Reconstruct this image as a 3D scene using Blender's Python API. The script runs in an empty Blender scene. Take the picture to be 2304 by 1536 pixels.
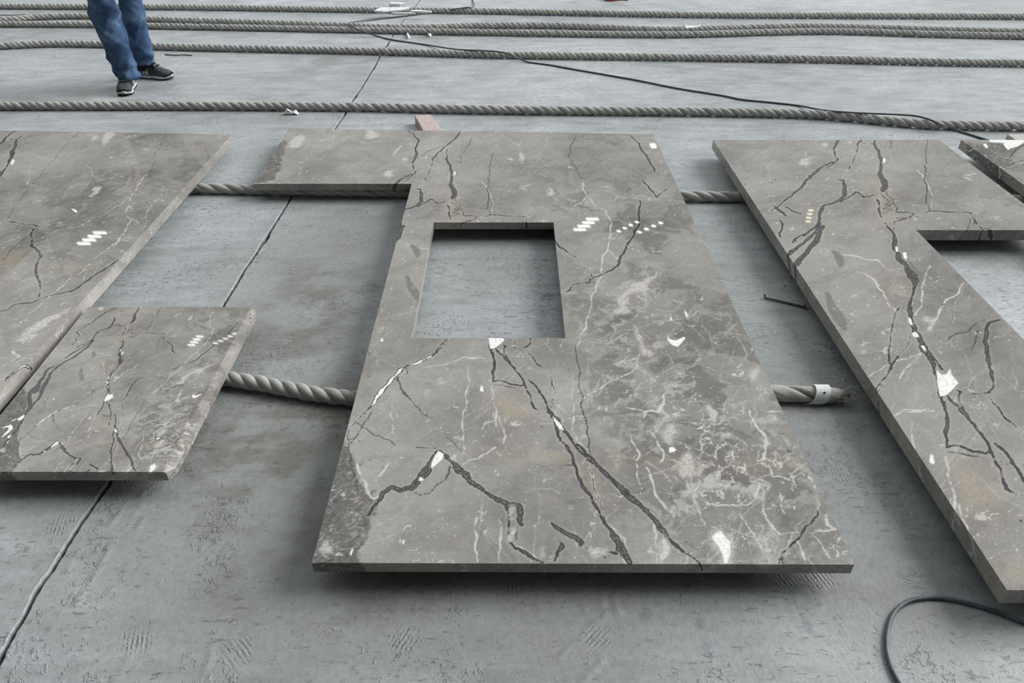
import bpy, bmesh, math, random
import numpy as np
from mathutils import Vector, Matrix

# ------------------------------------------------------------------ camera, light, exposure
SC = bpy.context.scene
COL = SC.collection
CAM_H = 1.5                     # eye height of the photographer (m)
FPX = 1664.0                    # focal length in pixels of a 2304 px wide frame
PITCH = math.atan(1177.0 / FPX)
SP, CP = math.sin(PITCH), math.cos(PITCH)

cam_d = bpy.data.cameras.new('camera')
cam_d.sensor_width = 36.0
cam_d.lens = FPX / 2304.0 * 36.0
cam = bpy.data.objects.new('camera', cam_d)
COL.objects.link(cam)
cam.location = (0, 0, CAM_H)
cam.rotation_euler = (math.pi / 2 - PITCH, 0, 0)
SC.camera = cam

world = bpy.data.worlds.new('overcast_daylight')
SC.world = world
world.use_nodes = True
bg = world.node_tree.nodes['Background']
bg.inputs['Color'].default_value = (0.955, 0.985, 1.0, 1)
bg.inputs['Strength'].default_value = 0.80

sun_d = bpy.data.lights.new('hazy_daylight', 'SUN')
sun_d.energy = 3.9
sun_d.angle = math.radians(38)
sun_d.color = (1.0, 0.995, 0.985)
sun = bpy.data.objects.new('hazy_daylight', sun_d)
COL.objects.link(sun)
sun.location = (8, 6, 6)
sun.rotation_euler = Vector((-0.86, -0.30, -0.52)).to_track_quat('-Z', 'Y').to_euler()

SC.view_settings.view_transform = 'Standard'
SC.view_settings.look = 'None'
SC.view_settings.gamma = 1.0
SC.view_settings.use_curve_mapping = False
SC.view_settings.exposure = 0.16
SC.cycles.adaptive_threshold = 0.03
SC.cycles.max_bounces = 5
SC.cycles.diffuse_bounces = 3
SC.cycles.glossy_bounces = 2

rng = np.random.default_rng(7)
random.seed(7)


# ------------------------------------------------------------------ small helpers
def U(x, y, z=0.0):
    """point of the photograph -> place on the horizontal plane at height z"""
    d = SP * FPX + CP * (y - 768)
    fw = CP * FPX - SP * (y - 768)
    t = (CAM_H - z) / d
    return Vector(((x - 1152) * t, fw * t, z))


def UY(x, y, Y):
    """point of the photograph -> place at distance Y"""
    d = SP * FPX + CP * (y - 768)
    fw = CP * FPX - SP * (y - 768)
    return Vector(((x - 1152) / fw * Y, Y, CAM_H - d / fw * Y))


def lin(r, g, b, a=1.0):
    f = lambda v: (v / 255 / 12.92) if v <= 10.3 else ((v / 255 + 0.055) / 1.055) ** 2.4
    return (f(r), f(g), f(b), a)


def tag(o, label, cat, group=None):
    o['label'] = label
    o['category'] = cat
    if group:
        o['group'] = group
    return o


def struct(o, label=None):
    o['kind'] = 'structure'
    if label:
        o['label'] = label
    return o


def empty(name, loc=(0, 0, 0)):
    o = bpy.data.objects.new(name, None)
    COL.objects.link(o)
    o.location = loc
    return o


def mesh_obj(name, verts, faces, mat, parent=None, smooth=False, loc=None):
    me = bpy.data.meshes.new(name)
    me.from_pydata([tuple(v) for v in verts], [], faces)
    me.update()
    if smooth:
        me.polygons.foreach_set('use_smooth', np.ones(len(me.polygons), dtype=bool))
    if mat:
        me.materials.append(mat)
    o = bpy.data.objects.new(name, me)
    COL.objects.link(o)
    if loc is not None:
        o.location = loc
    if parent:
        o.parent = parent
        o.matrix_parent_inverse = Matrix.Translation(-Vector(parent.location)) if parent.type == 'EMPTY' else Matrix()
    return o


def np_mesh(name, V, Q, mat, smooth=False):
    """quad mesh from numpy arrays"""
    me = bpy.data.meshes.new(name)
    V = np.asarray(V, dtype=np.float32)
    Q = np.asarray(Q, dtype=np.int32)
    me.vertices.add(len(V))
    me.vertices.foreach_set('co', V.ravel())
    me.loops.add(Q.size)
    me.loops.foreach_set('vertex_index', Q.ravel())
    me.polygons.add(len(Q))
    me.polygons.foreach_set('loop_start', np.arange(0, Q.size, 4, dtype=np.int32))
    me.polygons.foreach_set('use_smooth', np.full(len(Q), smooth, dtype=bool))
    me.update(calc_edges=True)
    me.materials.append(mat)
    o = bpy.data.objects.new(name, me)
    COL.objects.link(o)
    return o


def fattr(o, name, arr):
    a = o.data.attributes.new(name, 'FLOAT', 'POINT')
    a.data.foreach_set('value', np.asarray(arr, dtype=np.float32))


def vattr(o, name, arr):
    a = o.data.attributes.new(name, 'FLOAT_VECTOR', 'POINT')
    a.data.foreach_set('vector', np.asarray(arr, dtype=np.float32).ravel())


def smooth_path(pts, step):
    """Catmull-Rom through pts, resampled at equal steps"""
    P = np.array([tuple(p) for p in pts], dtype=float)
    Q = np.vstack([2 * P[0] - P[1], P, 2 * P[-1] - P[-2]])
    out = []
    for i in range(1, len(Q) - 2):
        a, b, c, d = Q[i - 1], Q[i], Q[i + 1], Q[i + 2]
        n = max(2, int(np.linalg.norm(c - b) / step * 2))
        t = np.linspace(0, 1, n, endpoint=False)[:, None]
        out.append(.5 * (2 * b + (c - a) * t + (2 * a - 5 * b + 4 * c - d) * t ** 2 + (3 * b - a - 3 * c + d) * t ** 3))
    out = np.vstack(out + [P[-1:]])
    s = np.r_[0, np.cumsum(np.linalg.norm(np.diff(out, axis=0), axis=1))]
    n = max(3, int(s[-1] / step))
    q = np.linspace(0, s[-1], n)
    return np.stack([np.interp(q, s, out[:, k]) for k in range(3)], 1), q


def frames(P):
    T = np.gradient(P, axis=0)
    T /= np.linalg.norm(T, axis=1)[:, None]
    up = np.array([0, 0, 1.0])
    S = np.cross(T, up)
    S /= np.linalg.norm(S, axis=1)[:, None]
    N = np.cross(S, T)
    return T, S, N


def tube(name, P, rad, mat, parent=None, sides=8, uvscale=True):
    """closed tube along P; rad scalar or per point"""
    P = np.asarray(P)
    T, S, N = frames(P)
    n = len(P)
    r = np.broadcast_to(np.asarray(rad, dtype=float), (n,))
    a = np.linspace(0, 2 * np.pi, sides, endpoint=False)
    ring = P[:, None] + r[:, None, None] * (np.cos(a)[None, :, None] * S[:, None] + np.sin(a)[None, :, None] * N[:, None])
    V = ring.reshape(-1, 3)
    F = []
    for i in range(n - 1):
        for j in range(sides):
            k = (j + 1) % sides
            F.append((i * sides + j, i * sides + k, (i + 1) * sides + k, (i + 1) * sides + j))
    F.append(tuple(range(sides - 1, -1, -1)))
    F.append(tuple((n - 1) * sides + j for j in range(sides)))
    return mesh_obj(name, V, F, mat, parent, smooth=True)


def plate(name, outline, h, mat, parent=None, bend=None, bevel=0.0):
    """irregular plate: outline in world xy with z base, thickness h"""
    n = len(outline)
    lo = [Vector(p) for p in outline]
    hi = [Vector(p) + Vector((0, 0, h)) for p in outline]
    V = lo + hi
    F = [tuple(range(n - 1, -1, -1)), tuple(range(n, 2 * n))]
    for i in range(n):
        j = (i + 1) % n
        F.append((i, j, n + j, n + i))
    c = sum(lo, Vector()) / n
    o = mesh_obj(name, [v - c for v in V], F, mat, parent, loc=c)
    if bevel:
        m = o.modifiers.new('bevel', 'BEVEL')
        m.width = bevel
        m.segments = 2
    return o


# ------------------------------------------------------------------ node helper
class G:
    def __init__(self, name):
        self.m = bpy.data.materials.new(name)
        self.m.use_nodes = True
        self.t = self.m.node_tree
        self.dim = '3D'
        self.t.nodes.clear()
        self.out = self.t.nodes.new('ShaderNodeOutputMaterial')
        self.b = self.t.nodes.new('ShaderNodeBsdfPrincipled')
        self.t.links.new(self.b.outputs[0], self.out.inputs[0])

    def put(self, sock, v):
        if isinstance(v, bpy.types.NodeSocket):
            self.t.links.new(v, sock)
        elif v is not None:
            sock.default_value = v

    def n(self, typ, **k):
        nd = self.t.nodes.new(typ)
        for a, v in k.items():
            setattr(nd, a, v)
        return nd

    def math(self, op, a, b=None, c=None, clamp=False):
        nd = self.n('ShaderNodeMath', operation=op, use_clamp=clamp)
        self.put(nd.inputs[0], a)
        self.put(nd.inputs[1], b)
        self.put(nd.inputs[2], c)
        return nd.outputs[0]

    def vmath(self, op, a, b=None, scale=None):
        nd = self.n('ShaderNodeVectorMath', operation=op)
        self.put(nd.inputs[0], a)
        self.put(nd.inputs[1], b)
        self.put(nd.inputs[3], scale)
        return nd.outputs[0]

    def attr(self, name, vec=False):
        nd = self.n('ShaderNodeAttribute', attribute_name=name)
        return nd.outputs['Vector' if vec else 'Fac']

    def noise(self, co, scale, detail=4, rough=.55, dist=0.0, color=False):
        nd = self.n('ShaderNodeTexNoise', noise_dimensions=self.dim)
        self.put(nd.inputs['Vector'], co)
        nd.inputs['Scale'].default_value = scale
        nd.inputs['Detail'].default_value = detail
        nd.inputs['Roughness'].default_value = rough
        nd.inputs['Distortion'].default_value = dist
        return nd.outputs['Color' if color else 'Fac']

    def vor(self, co, scale, feature='F1', out='Distance', rand=1.0):
        nd = self.n('ShaderNodeTexVoronoi', feature=feature)
        self.put(nd.inputs['Vector'], co)
        nd.inputs['Scale'].default_value = scale
        nd.inputs['Randomness'].default_value = rand
        return nd.outputs[out]

    def map(self, v, a, b, c=0.0, d=1.0, smooth=True):
        nd = self.n('ShaderNodeMapRange', interpolation_type='SMOOTHSTEP' if smooth else 'LINEAR', clamp=True)
        self.put(nd.inputs['Value'], v)
        self.put(nd.inputs['From Min'], a)
        self.put(nd.inputs['From Max'], b)
        self.put(nd.inputs['To Min'], c)
        self.put(nd.inputs['To Max'], d)
        return nd.outputs[0]

    def mix(self, f, a, b, mode='MIX'):
        nd = self.n('ShaderNodeMix', data_type='RGBA', blend_type=mode)
        self.put(nd.inputs[0], f)
        self.put(nd.inputs[6], a)
        self.put(nd.inputs[7], b)
        return nd.outputs[2]

    def ramp(self, f, stops):
        nd = self.n('ShaderNodeValToRGB')
        self.put(nd.inputs[0], f)
        cr = nd.color_ramp
        while len(cr.elements) < len(stops):
            cr.elements.new(.5)
        for e, (p, c) in zip(cr.elements, stops):
            e.position = p
            e.color = c
        return nd.outputs[0]

    def scale(self, co, sx, sy, sz=1.0, rot=0.0):
        nd = self.n('ShaderNodeMapping')
        self.put(nd.inputs[0], co)
        nd.inputs['Scale'].default_value = (sx, sy, sz)
        nd.inputs['Rotation'].default_value = (0, 0, rot)
        return nd.outputs[0]

    def bump(self, h, strength, dist, normal=None):
        nd = self.n('ShaderNodeBump')
        nd.inputs['Strength'].default_value = strength
        nd.inputs['Distance'].default_value = dist
        self.put(nd.inputs['Height'], h)
        if normal is not None:
            self.put(nd.inputs['Normal'], normal)
        return nd.outputs[0]

    def fin(self, color=None, rough=None, spec=None, normal=None, metal=None):
        self.put(self.b.inputs['Base Color'], color)
        self.put(self.b.inputs['Roughness'], rough)
        self.put(self.b.inputs['Specular IOR Level'], spec)
        self.put(self.b.inputs['Normal'], normal)
        self.put(self.b.inputs['Metallic'], metal)
        return self.m


# ------------------------------------------------------------------ materials
def w_x(g, v):
    s = g.n('ShaderNodeSeparateXYZ')
    g.put(s.inputs[0], v)
    return s.outputs[0]


def marble_material():
    """body colour and vein distances sit on the slab's vertices; fine grain and edges are made here"""
    g = G('polished_grey_marble')
    g.dim = '2D'
    co = g.attr('tc', True)
    nf = g.noise(co, 120, 4, .7)
    nff = g.noise(co, 420, 2, .7)
    nfc = g.math('SUBTRACT', nf, .5)
    body = g.n('ShaderNodeAttribute', attribute_name='body').outputs['Color']
    k = g.math('ADD', g.math('MULTIPLY', nfc, .34), g.math('MULTIPLY', g.math('SUBTRACT', nff, .5), .30))
    col = g.mix(1.0, body, g.ramp(g.math('ADD', k, .5), [(.25, (.66, .66, .66, 1)), (.75, (1.34, 1.34, 1.34, 1))]), 'MULTIPLY')
    # grey ovals
    col = g.mix(g.map(g.math('MULTIPLY_ADD', nfc, .012, g.attr('gs')), .003, -.003, 0, .62), col, lin(98, 96, 92))
    # web of fine calcite lines, then the drawn light veins
    wb = g.math('MULTIPLY_ADD', nfc, .006, g.attr('wb'))
    col = g.mix(g.map(wb, .0016, -.0016, 0, .66), col, lin(206, 204, 198))
    h2 = g.math('MULTIPLY_ADD', nfc, .010, g.attr('h2'))
    col = g.mix(g.map(h2, .0020, -.0022, 0, .46), col, lin(206, 204, 198))
    hl = g.math('MULTIPLY_ADD', nfc, .007, g.attr('hl'))
    col = g.mix(g.map(hl, .0016, -.0020, 0, .74), col, lin(208, 206, 200))
    # dark veins: soft grey wash, black wavering lines along the edges and inside, chalky fringe
    dk0 = g.math('ADD', g.attr('dk'), .0010)
    dk = g.math('MULTIPLY_ADD', nfc, .0045, dk0)
    fringe = g.math('MULTIPLY', g.map(dk, .010, .002), g.map(nff, .42, .58))
    col = g.mix(g.math('MULTIPLY', fringe, .32), col, lin(188, 185, 179))
    wash = g.ramp(g.math('MULTIPLY_ADD', nff, .5, g.math('MULTIPLY', nf, .5)), [(.36, lin(58, 57, 59)), (.50, lin(82, 80, 81)), (.62, lin(116, 114, 113)), (.72, lin(190, 188, 185))])
    col = g.mix(g.map(dk, .0022, -.0030, 0, .88), col, wash)
    e_ = g.math('ABSOLUTE', g.math('ADD', g.math('MULTIPLY_ADD', nfc, .007, dk0), .0016))
    c_ = g.math('ABSOLUTE', g.math('ADD', g.math('MULTIPLY_ADD', nfc, .026, dk0), .0085))
    d_ = g.math('ABSOLUTE', g.math('ADD', g.math('MULTIPLY_ADD', nfc, .040, dk0), .0170))
    ln = g.math('MAXIMUM', g.map(e_, .0024, .0006, 0, .9), g.math('MAXIMUM', g.map(c_, .0030, .0008, 0, .85), g.map(d_, .0036, .001, 0, .8)))
    ln = g.math('MULTIPLY', ln, g.map(nff, .30, .46, .35, 1))
    col = g.mix(ln, col, lin(42, 41, 45))
    # sharp thin cracks
    ck = g.math('MULTIPLY_ADD', nfc, .005, g.attr('ck'))
    col = g.mix(g.map(ck, .0011, -.0010, 0, .84), col, lin(58, 57, 59))
    # soft pale bodies, white calcite cores, rust
    pb = g.math('MULTIPLY_ADD', nfc, .03, g.attr('pb'))
    col = g.mix(g.map(pb, .008, -.012, 0, .72), col, g.ramp(nf, [(.38, lin(166, 163, 156)), (.62, lin(220, 217, 210))]))
    wh = g.math('MULTIPLY_ADD', nfc, .009, g.attr('wh'))
    col = g.mix(g.map(wh, .0015, -.0025), col, g.mix(g.map(nf, .38, .58), lin(216, 216, 214), lin(246, 246, 244)))
    col = g.mix(g.map(g.math('MULTIPLY_ADD', nfc, .01, g.attr('rs')), .002, -.002, 0, .65), col, lin(120, 84, 56))
    return g.fin(col, .018, .30)


def concrete_material():
    g = G('worn_grey_concrete')
    g.dim = '2D'
    co = g.n('ShaderNodeTexCoord').outputs['Object']
    n3 = g.noise(co, 60, 4, .72)
    n3c = g.math('SUBTRACT', n3, .5)
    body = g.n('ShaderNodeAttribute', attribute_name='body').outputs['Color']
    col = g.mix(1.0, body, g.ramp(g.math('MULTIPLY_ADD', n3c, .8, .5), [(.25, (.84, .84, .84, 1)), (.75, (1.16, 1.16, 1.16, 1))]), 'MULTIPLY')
    # short dark scuffs, dragged mostly from side to side
    region = g.attr('rg')
    sc = g.noise(g.scale(co, 9, 30, 1, -.22), 2.6, 3, .75, .35)
    scuff = g.map(g.math('MULTIPLY_ADD', region, .10, sc), .66, .74)
    col = g.mix(g.math('MULTIPLY', scuff, .55), col, lin(82, 85, 86))
    # damp spots, hair cracks
    sp = g.math('MULTIPLY_ADD', n3c, .02, g.attr('sp'))
    col = g.mix(g.map(sp, .008, -.008, 0, .5), col, lin(98, 103, 108))
    ck = g.math('MULTIPLY_ADD', n3c, .012, g.attr('ck'))
    col = g.mix(g.map(ck, .004, -.001, 0, .6), col, lin(84, 87, 89))
    # boot-tread prints: patches of parallel ridges, each turned its own way
    cell = g.n('ShaderNodeTexVoronoi', feature='F1', voronoi_dimensions='2D')
    g.put(cell.inputs['Vector'], co)
    cell.inputs['Scale'].default_value = 6.0
    rnd = g.n('ShaderNodeSeparateColor')
    g.put(rnd.inputs[0], cell.outputs['Color'])
    rot = g.n('ShaderNodeVectorRotate', rotation_type='Z_AXIS')
    g.put(rot.inputs['Vector'], co)
    g.put(rot.inputs['Angle'], g.math('MULTIPLY', rnd.outputs[0], 6.28))
    ph = g.math('MULTIPLY_ADD', w_x(g, rot.outputs[0]), 620, g.math('MULTIPLY', n3, 5.0))
    pr = g.math('MULTIPLY', g.map(rnd.outputs[1], .60, .64), g.map(g.math('MULTIPLY_ADD', n3c, .5, cell.outputs['Distance']), .30, .06))
    pr = g.math('MULTIPLY', pr, g.map(sc, .42, .56))
    prints = g.math('MULTIPLY', g.math('SINE', ph), g.math('MULTIPLY', pr, .22))
    # small crusts of dried slurry
    crust = g.map(g.math('MULTIPLY_ADD', g.attr('cr'), .16, g.noise(co, 38, 4, .72, .2)), .66, .80)
    h = g.math('ADD', g.math('MULTIPLY_ADD', crust, .42, prints), g.math('MULTIPLY_ADD', g.attr('sr'), .8, g.math('MULTIPLY', n3, .22)))
    nrm = g.bump(h, .8, .005)
    return g.fin(col, g.map(n3, .3, .7, .40, .54), .5, nrm)


def rope_material(name='grey_hemp_rope', a=(140, 140, 136), b=(168, 168, 164), c=(190, 190, 185)):
    g = G(name)
    uv = g.attr('ruv', True)
    f = g.noise(g.scale(uv, 14, 600, 1), 1.0, 4, .75)
    co = g.n('ShaderNodeTexCoord').outputs['Object']
    n = g.noise(co, 14, 5, .65)
    v = g.math('ADD', g.math('MULTIPLY', f, .5), g.math('MULTIPLY', n, .5))
    col = g.ramp(v, [(.32, lin(*a)), (.5, lin(*b)), (.68, lin(*c))])
    nrm = g.bump(g.math('ADD', f, g.math('MULTIPLY', g.noise(co, 220, 3), .6)), .6, .003)
    return g.fin(col, .85, .15, nrm)


def simple(name, c1, c2, scale=20, rough=.7, spec=.3, bump=0.0, detail=5, metal=0.0, stretch=None):
    g = G(name)
    co = g.n('ShaderNodeTexCoord').outputs['Object']
    if stretch:
        co = g.scale(co, *stretch)
    n = g.noise(co, scale, detail, .62)
    col = g.ramp(n, [(.35, lin(*c1)), (.65, lin(*c2))])
    nrm = g.bump(g.noise(co, scale * 5, 4), bump, .004) if bump else None
    return g.fin(col, rough, spec, nrm, metal)


MARBLE = marble_material()
CONCRETE = concrete_material()
ROPE = rope_material()
JOINT = simple('joint_dirt', (52, 53, 52), (84, 84, 82), 40, .95, .1, .4)
FOAM = simple('white_foam', (196, 199, 200), (226, 228, 228), 30, .8, .2, .3)
PAPER = simple('white_paper', (200, 202, 203), (228, 229, 229), 30, .8, .2)
PLANK = simple('raw_pinkish_wood', (166, 152, 146), (192, 178, 172), 3, .75, .2, .2, stretch=(40, 6, 40))
DENIM = None


# ------------------------------------------------------------------ distance fields for veins and stains
CROPS = {'a': (750, 0, 2.88), 'b': (750, 250, 2.7925), 'c': (650, 750, 2.7925), 'd': (1300, 750, 2.793),
         'e': (1504, 0, 2.88), 'f': (1504, 500, 2.88), 'g': (1504, 1003, 2.88), 'h': (0, 500, 2.56), 'i': (0, 0, 2.88),
         'j': (0, 850, 6.1433), 'k': (0, 280, 3.49), 'l': (1980, 450, 4.954), 'm': (2100, 240, 6.98), 'o': (0, 1003, 2.88),
         'p': (0, 0, 1.0), 'q': (650, 1200, 2.7106)}
# sheet coordinates (metres) of the one veined block from which the slabs were cut
A_R = np.array([[0.8155, -0.3751, -0.4703], [-0.0221, 0.7975, 0.6331]])
A_S = np.array([[2.3247, 0.0543, 2.6567], [-0.1074, 2.7873, -2.8887]])
H_L = np.array([[0.9645, 0.1005, 0.1622], [-2.003, 0.267, 3.0812], [-0.6342, -0.1512, 1.0]])
M_L = np.array([-1.906, 3.029])


def to_sheet(src, P):
    P = np.asarray(P, dtype=float)
    if src == 'R':
        return P @ A_R[:, :2].T + A_R[:, 2]
    if src == 'S':
        return P @ A_S[:, :2].T + A_S[:, 2]
    if src == 'L':
        q = np.c_[P - M_L, np.ones(len(P))] @ H_L.T
        return q[:, :2] / q[:, 2:]
    return P


SRC_SCALE = {'C': 1.0, 'R': .81, 'S': 2.5, 'L': .9, 'W': 1.0, 'X': 1.0}
SRC_Z = {'C': .085, 'R': .1, 'S': .085, 'L': .1, 'W': 0.0, 'X': .1}


def parse(src, crop, s):
    ox, oy, k = CROPS[crop]
    out = []
    w = 5.0
    for tok in s.split():
        q = [float(v) for v in tok.split(',')]
        if len(q) > 2:
            w = q[2]
        px, py = ox + q[0] / k, oy + q[1] / k
        p = U(px, py, SRC_Z[src])
        t = (CAM_H - SRC_Z[src]) / (SP * FPX + CP * (py - 768))
        out.append((p.x, p.y, w / k * t * SRC_SCALE[src]))
    return np.array(out)


def jitter(pl, amp, levels=2):
    """midpoint-displaced copy of a polyline (x, y, width)"""
    r = np.random.default_rng(int(abs(pl[0, 0] * 1e4) + abs(pl[-1, 1] * 1e3)) + len(pl))
    for _ in range(levels):
        a, b = pl[:-1], pl[1:]
        d = b - a
        L = np.linalg.norm(d[:, :2], axis=1)
        nrm = np.c_[-d[:, 1], d[:, 0]] / np.maximum(L, 1e-6)[:, None]
        mid = (a + b) / 2
        mid[:, :2] += nrm * (r.uniform(-1, 1, len(a)) * np.minimum(L, .08) * amp)[:, None]
        mid[:, 2] *= r.uniform(.75, 1.25, len(a))
        out = np.empty((len(pl) * 2 - 1, 3))
        out[0::2] = pl
        out[1::2] = mid
        pl = out
    return pl


class Field:
    """vertices binned in cells for quick distance lookups"""
    def __init__(self, P, cell=.05):
        self.P = P
        self.c = cell
        self.lo = P.min(0)
        ij = np.floor((P - self.lo) / cell).astype(int)
        self.nx, self.ny = ij.max(0) + 1
        cid = ij[:, 1] * self.nx + ij[:, 0]
        self.order = np.argsort(cid, kind='stable')
        self.start = np.searchsorted(cid[self.order], np.arange(self.nx * self.ny + 1))

    def near(self, lo, hi):
        a = np.floor((np.asarray(lo) - self.lo) / self.c).astype(int)
        b = np.floor((np.asarray(hi) - self.lo) / self.c).astype(int)
        if b[0] < 0 or b[1] < 0 or a[0] >= self.nx or a[1] >= self.ny:
            return None
        a = np.maximum(a, 0)
        b = np.minimum(b, [self.nx - 1, self.ny - 1])
        parts = [self.order[self.start[j * self.nx + a[0]]:self.start[j * self.nx + b[0] + 1]] for j in range(a[1], b[1] + 1)]
        idx = np.concatenate(parts)
        return idx if len(idx) else None

    def line(self, arr, pl, reach=.03):
        for (x0, y0, w0), (x1, y1, w1) in zip(pl[:-1], pl[1:]):
            m = reach + max(w0, w1) / 2
            idx = self.near((min(x0, x1) - m, min(y0, y1) - m), (max(x0, x1) + m, max(y0, y1) + m))
            if idx is None:
                continue
            q = self.P[idx]
            d = np.array([x1 - x0, y1 - y0])
            L2 = max(d @ d, 1e-10)
            t = np.clip(((q - (x0, y0)) @ d) / L2, 0, 1)
            dist = np.hypot(q[:, 0] - x0 - t * d[0], q[:, 1] - y0 - t * d[1]) - (w0 + (w1 - w0) * t) / 2
            arr[idx] = np.minimum(arr[idx], dist)

    def poly(self, arr, pg, reach=.06):
        p = pg[:, :2]
        idx = self.near(p.min(0) - reach, p.max(0) + reach)
        if idx is None:
            return
        q = self.P[idx]
        dist = np.full(len(q), 9.0)
        ins = np.zeros(len(q), bool)
        n = len(p)
        for i in range(n):
            a, b = p[i], p[(i + 1) % n]
            d = b - a
            t = np.clip(((q - a) @ d) / max(d @ d, 1e-10), 0, 1)
            dist = np.minimum(dist, np.hypot(*(q - a - t[:, None] * d).T))
            if a[1] != b[1]:
                cr = (a[1] > q[:, 1]) != (b[1] > q[:, 1])
                xx = (b[0] - a[0]) * (q[:, 1] - a[1]) / (b[1] - a[1]) + a[0]
                ins ^= cr & (q[:, 0] < xx)
        arr[idx] = np.minimum(arr[idx], np.where(ins, -dist, dist))


def ell(cx, cy, rx, ry, tilt=0.0, n=12):
    s = []
    for i in range(n):
        a = 2 * math.pi * i / n
        k = 1 + .18 * math.sin(3 * a + cx)
        x, y = rx * k * math.cos(a), ry * k * math.sin(a)
        s.append('%.1f,%.1f' % (cx + x * math.cos(tilt) - y * math.sin(tilt), cy + x * math.sin(tilt) + y * math.cos(tilt)))
    return ' '.join(s)


_r = np.random.default_rng(11)
PERM = np.tile(_r.permutation(256), 3)
GA = _r.uniform(0, 2 * np.pi, 256)
GX, GY = np.cos(GA), np.sin(GA)
R1, R2 = _r.uniform(0, 1, 256), _r.uniform(0, 1, 256)


def hsh(i, j):
    return PERM[(PERM[i & 255] + j) & 255]


def gnoise(x, y):
    i, j = np.floor(x).astype(int), np.floor(y).astype(int)
    fx_, fy_ = x - i, y - j
    u = fx_ * fx_ * fx_ * (fx_ * (fx_ * 6 - 15) + 10)
    v = fy_ * fy_ * fy_ * (fy_ * (fy_ * 6 - 15) + 10)
    h = [hsh(i + a, j + b) for a, b in ((0, 0), (1, 0), (0, 1), (1, 1))]
    d = [GX[k] * (fx_ - a) + GY[k] * (fy_ - b) for k, (a, b) in zip(h, ((0, 0), (1, 0), (0, 1), (1, 1)))]
    return (d[0] * (1 - u) + d[1] * u) * (1 - v) + (d[2] * (1 - u) + d[3] * u) * v


def fbm(P, scale, octaves=4, rough=.55, off=0.0):
    """fractal noise, mean 0, about -0.5 .. 0.5"""
    x, y = P[:, 0] * scale + off * 17.3 + 40, P[:, 1] * scale + off * 9.1 + 40
    out = np.zeros(len(P))
    amp, tot = 1.0, 0.0
    for _ in range(octaves):
        out += amp * gnoise(x, y)
        tot += amp
        amp *= rough
        x, y = x * 2.03 + 5.2, y * 2.03 + 1.3
    return out / tot * 1.15


def vor2(P, scale, off=0):
    """distance (m) to the edges of random cells, random number and centre distance of the cell"""
    x, y = P[:, 0] * scale + 50 + off * 13, P[:, 1] * scale + 50 + off * 7
    i, j = np.floor(x).astype(int), np.floor(y).astype(int)
    n = len(x)
    best = np.full(n, 9.0)
    bx, by, bid = np.zeros(n), np.zeros(n), np.zeros(n, int)
    cand = []
    for a in (-1, 0, 1):
        for b in (-1, 0, 1):
            h = hsh(i + a, j + b)
            px, py = i + a + R1[h] - x, j + b + R2[h] - y
            d = px * px + py * py
            m = d < best
            best[m], bx[m], by[m], bid[m] = d[m], px[m], py[m], h[m]
            cand.append((px, py))
    e = np.full(n, 9.0)
    for px, py in cand:
        dx, dy = px - bx, py - by
        L = np.hypot(dx, dy)
        ok = L > 1e-5
        L = np.where(ok, L, 1)
        e = np.minimum(e, np.where(ok, ((px + bx) * dx + (py + by) * dy) / (2 * L), 9.0))
    return e / scale, R1[(bid * 7 + 3) & 255], np.sqrt(best) / scale


def sstep(a, b, x):
    t = np.clip((x - a) / (b - a), 0, 1)
    return t * t * (3 - 2 * t)


def ramp_np(v, stops):
    pos = [p for p, _ in stops]
    return np.stack([np.interp(v, pos, [c[k] for _, c in stops]) for k in range(3)], 1)


def mix_np(f, a, b):
    return a + (np.asarray(b)[None, :3] - a) * f[:, None]


def cattr(o, name, rgb):
    a = o.data.attributes.new(name, 'FLOAT_COLOR', 'POINT')
    a.data.foreach_set('color', np.c_[rgb, np.ones(len(rgb))].astype(np.float32).ravel())


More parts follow.
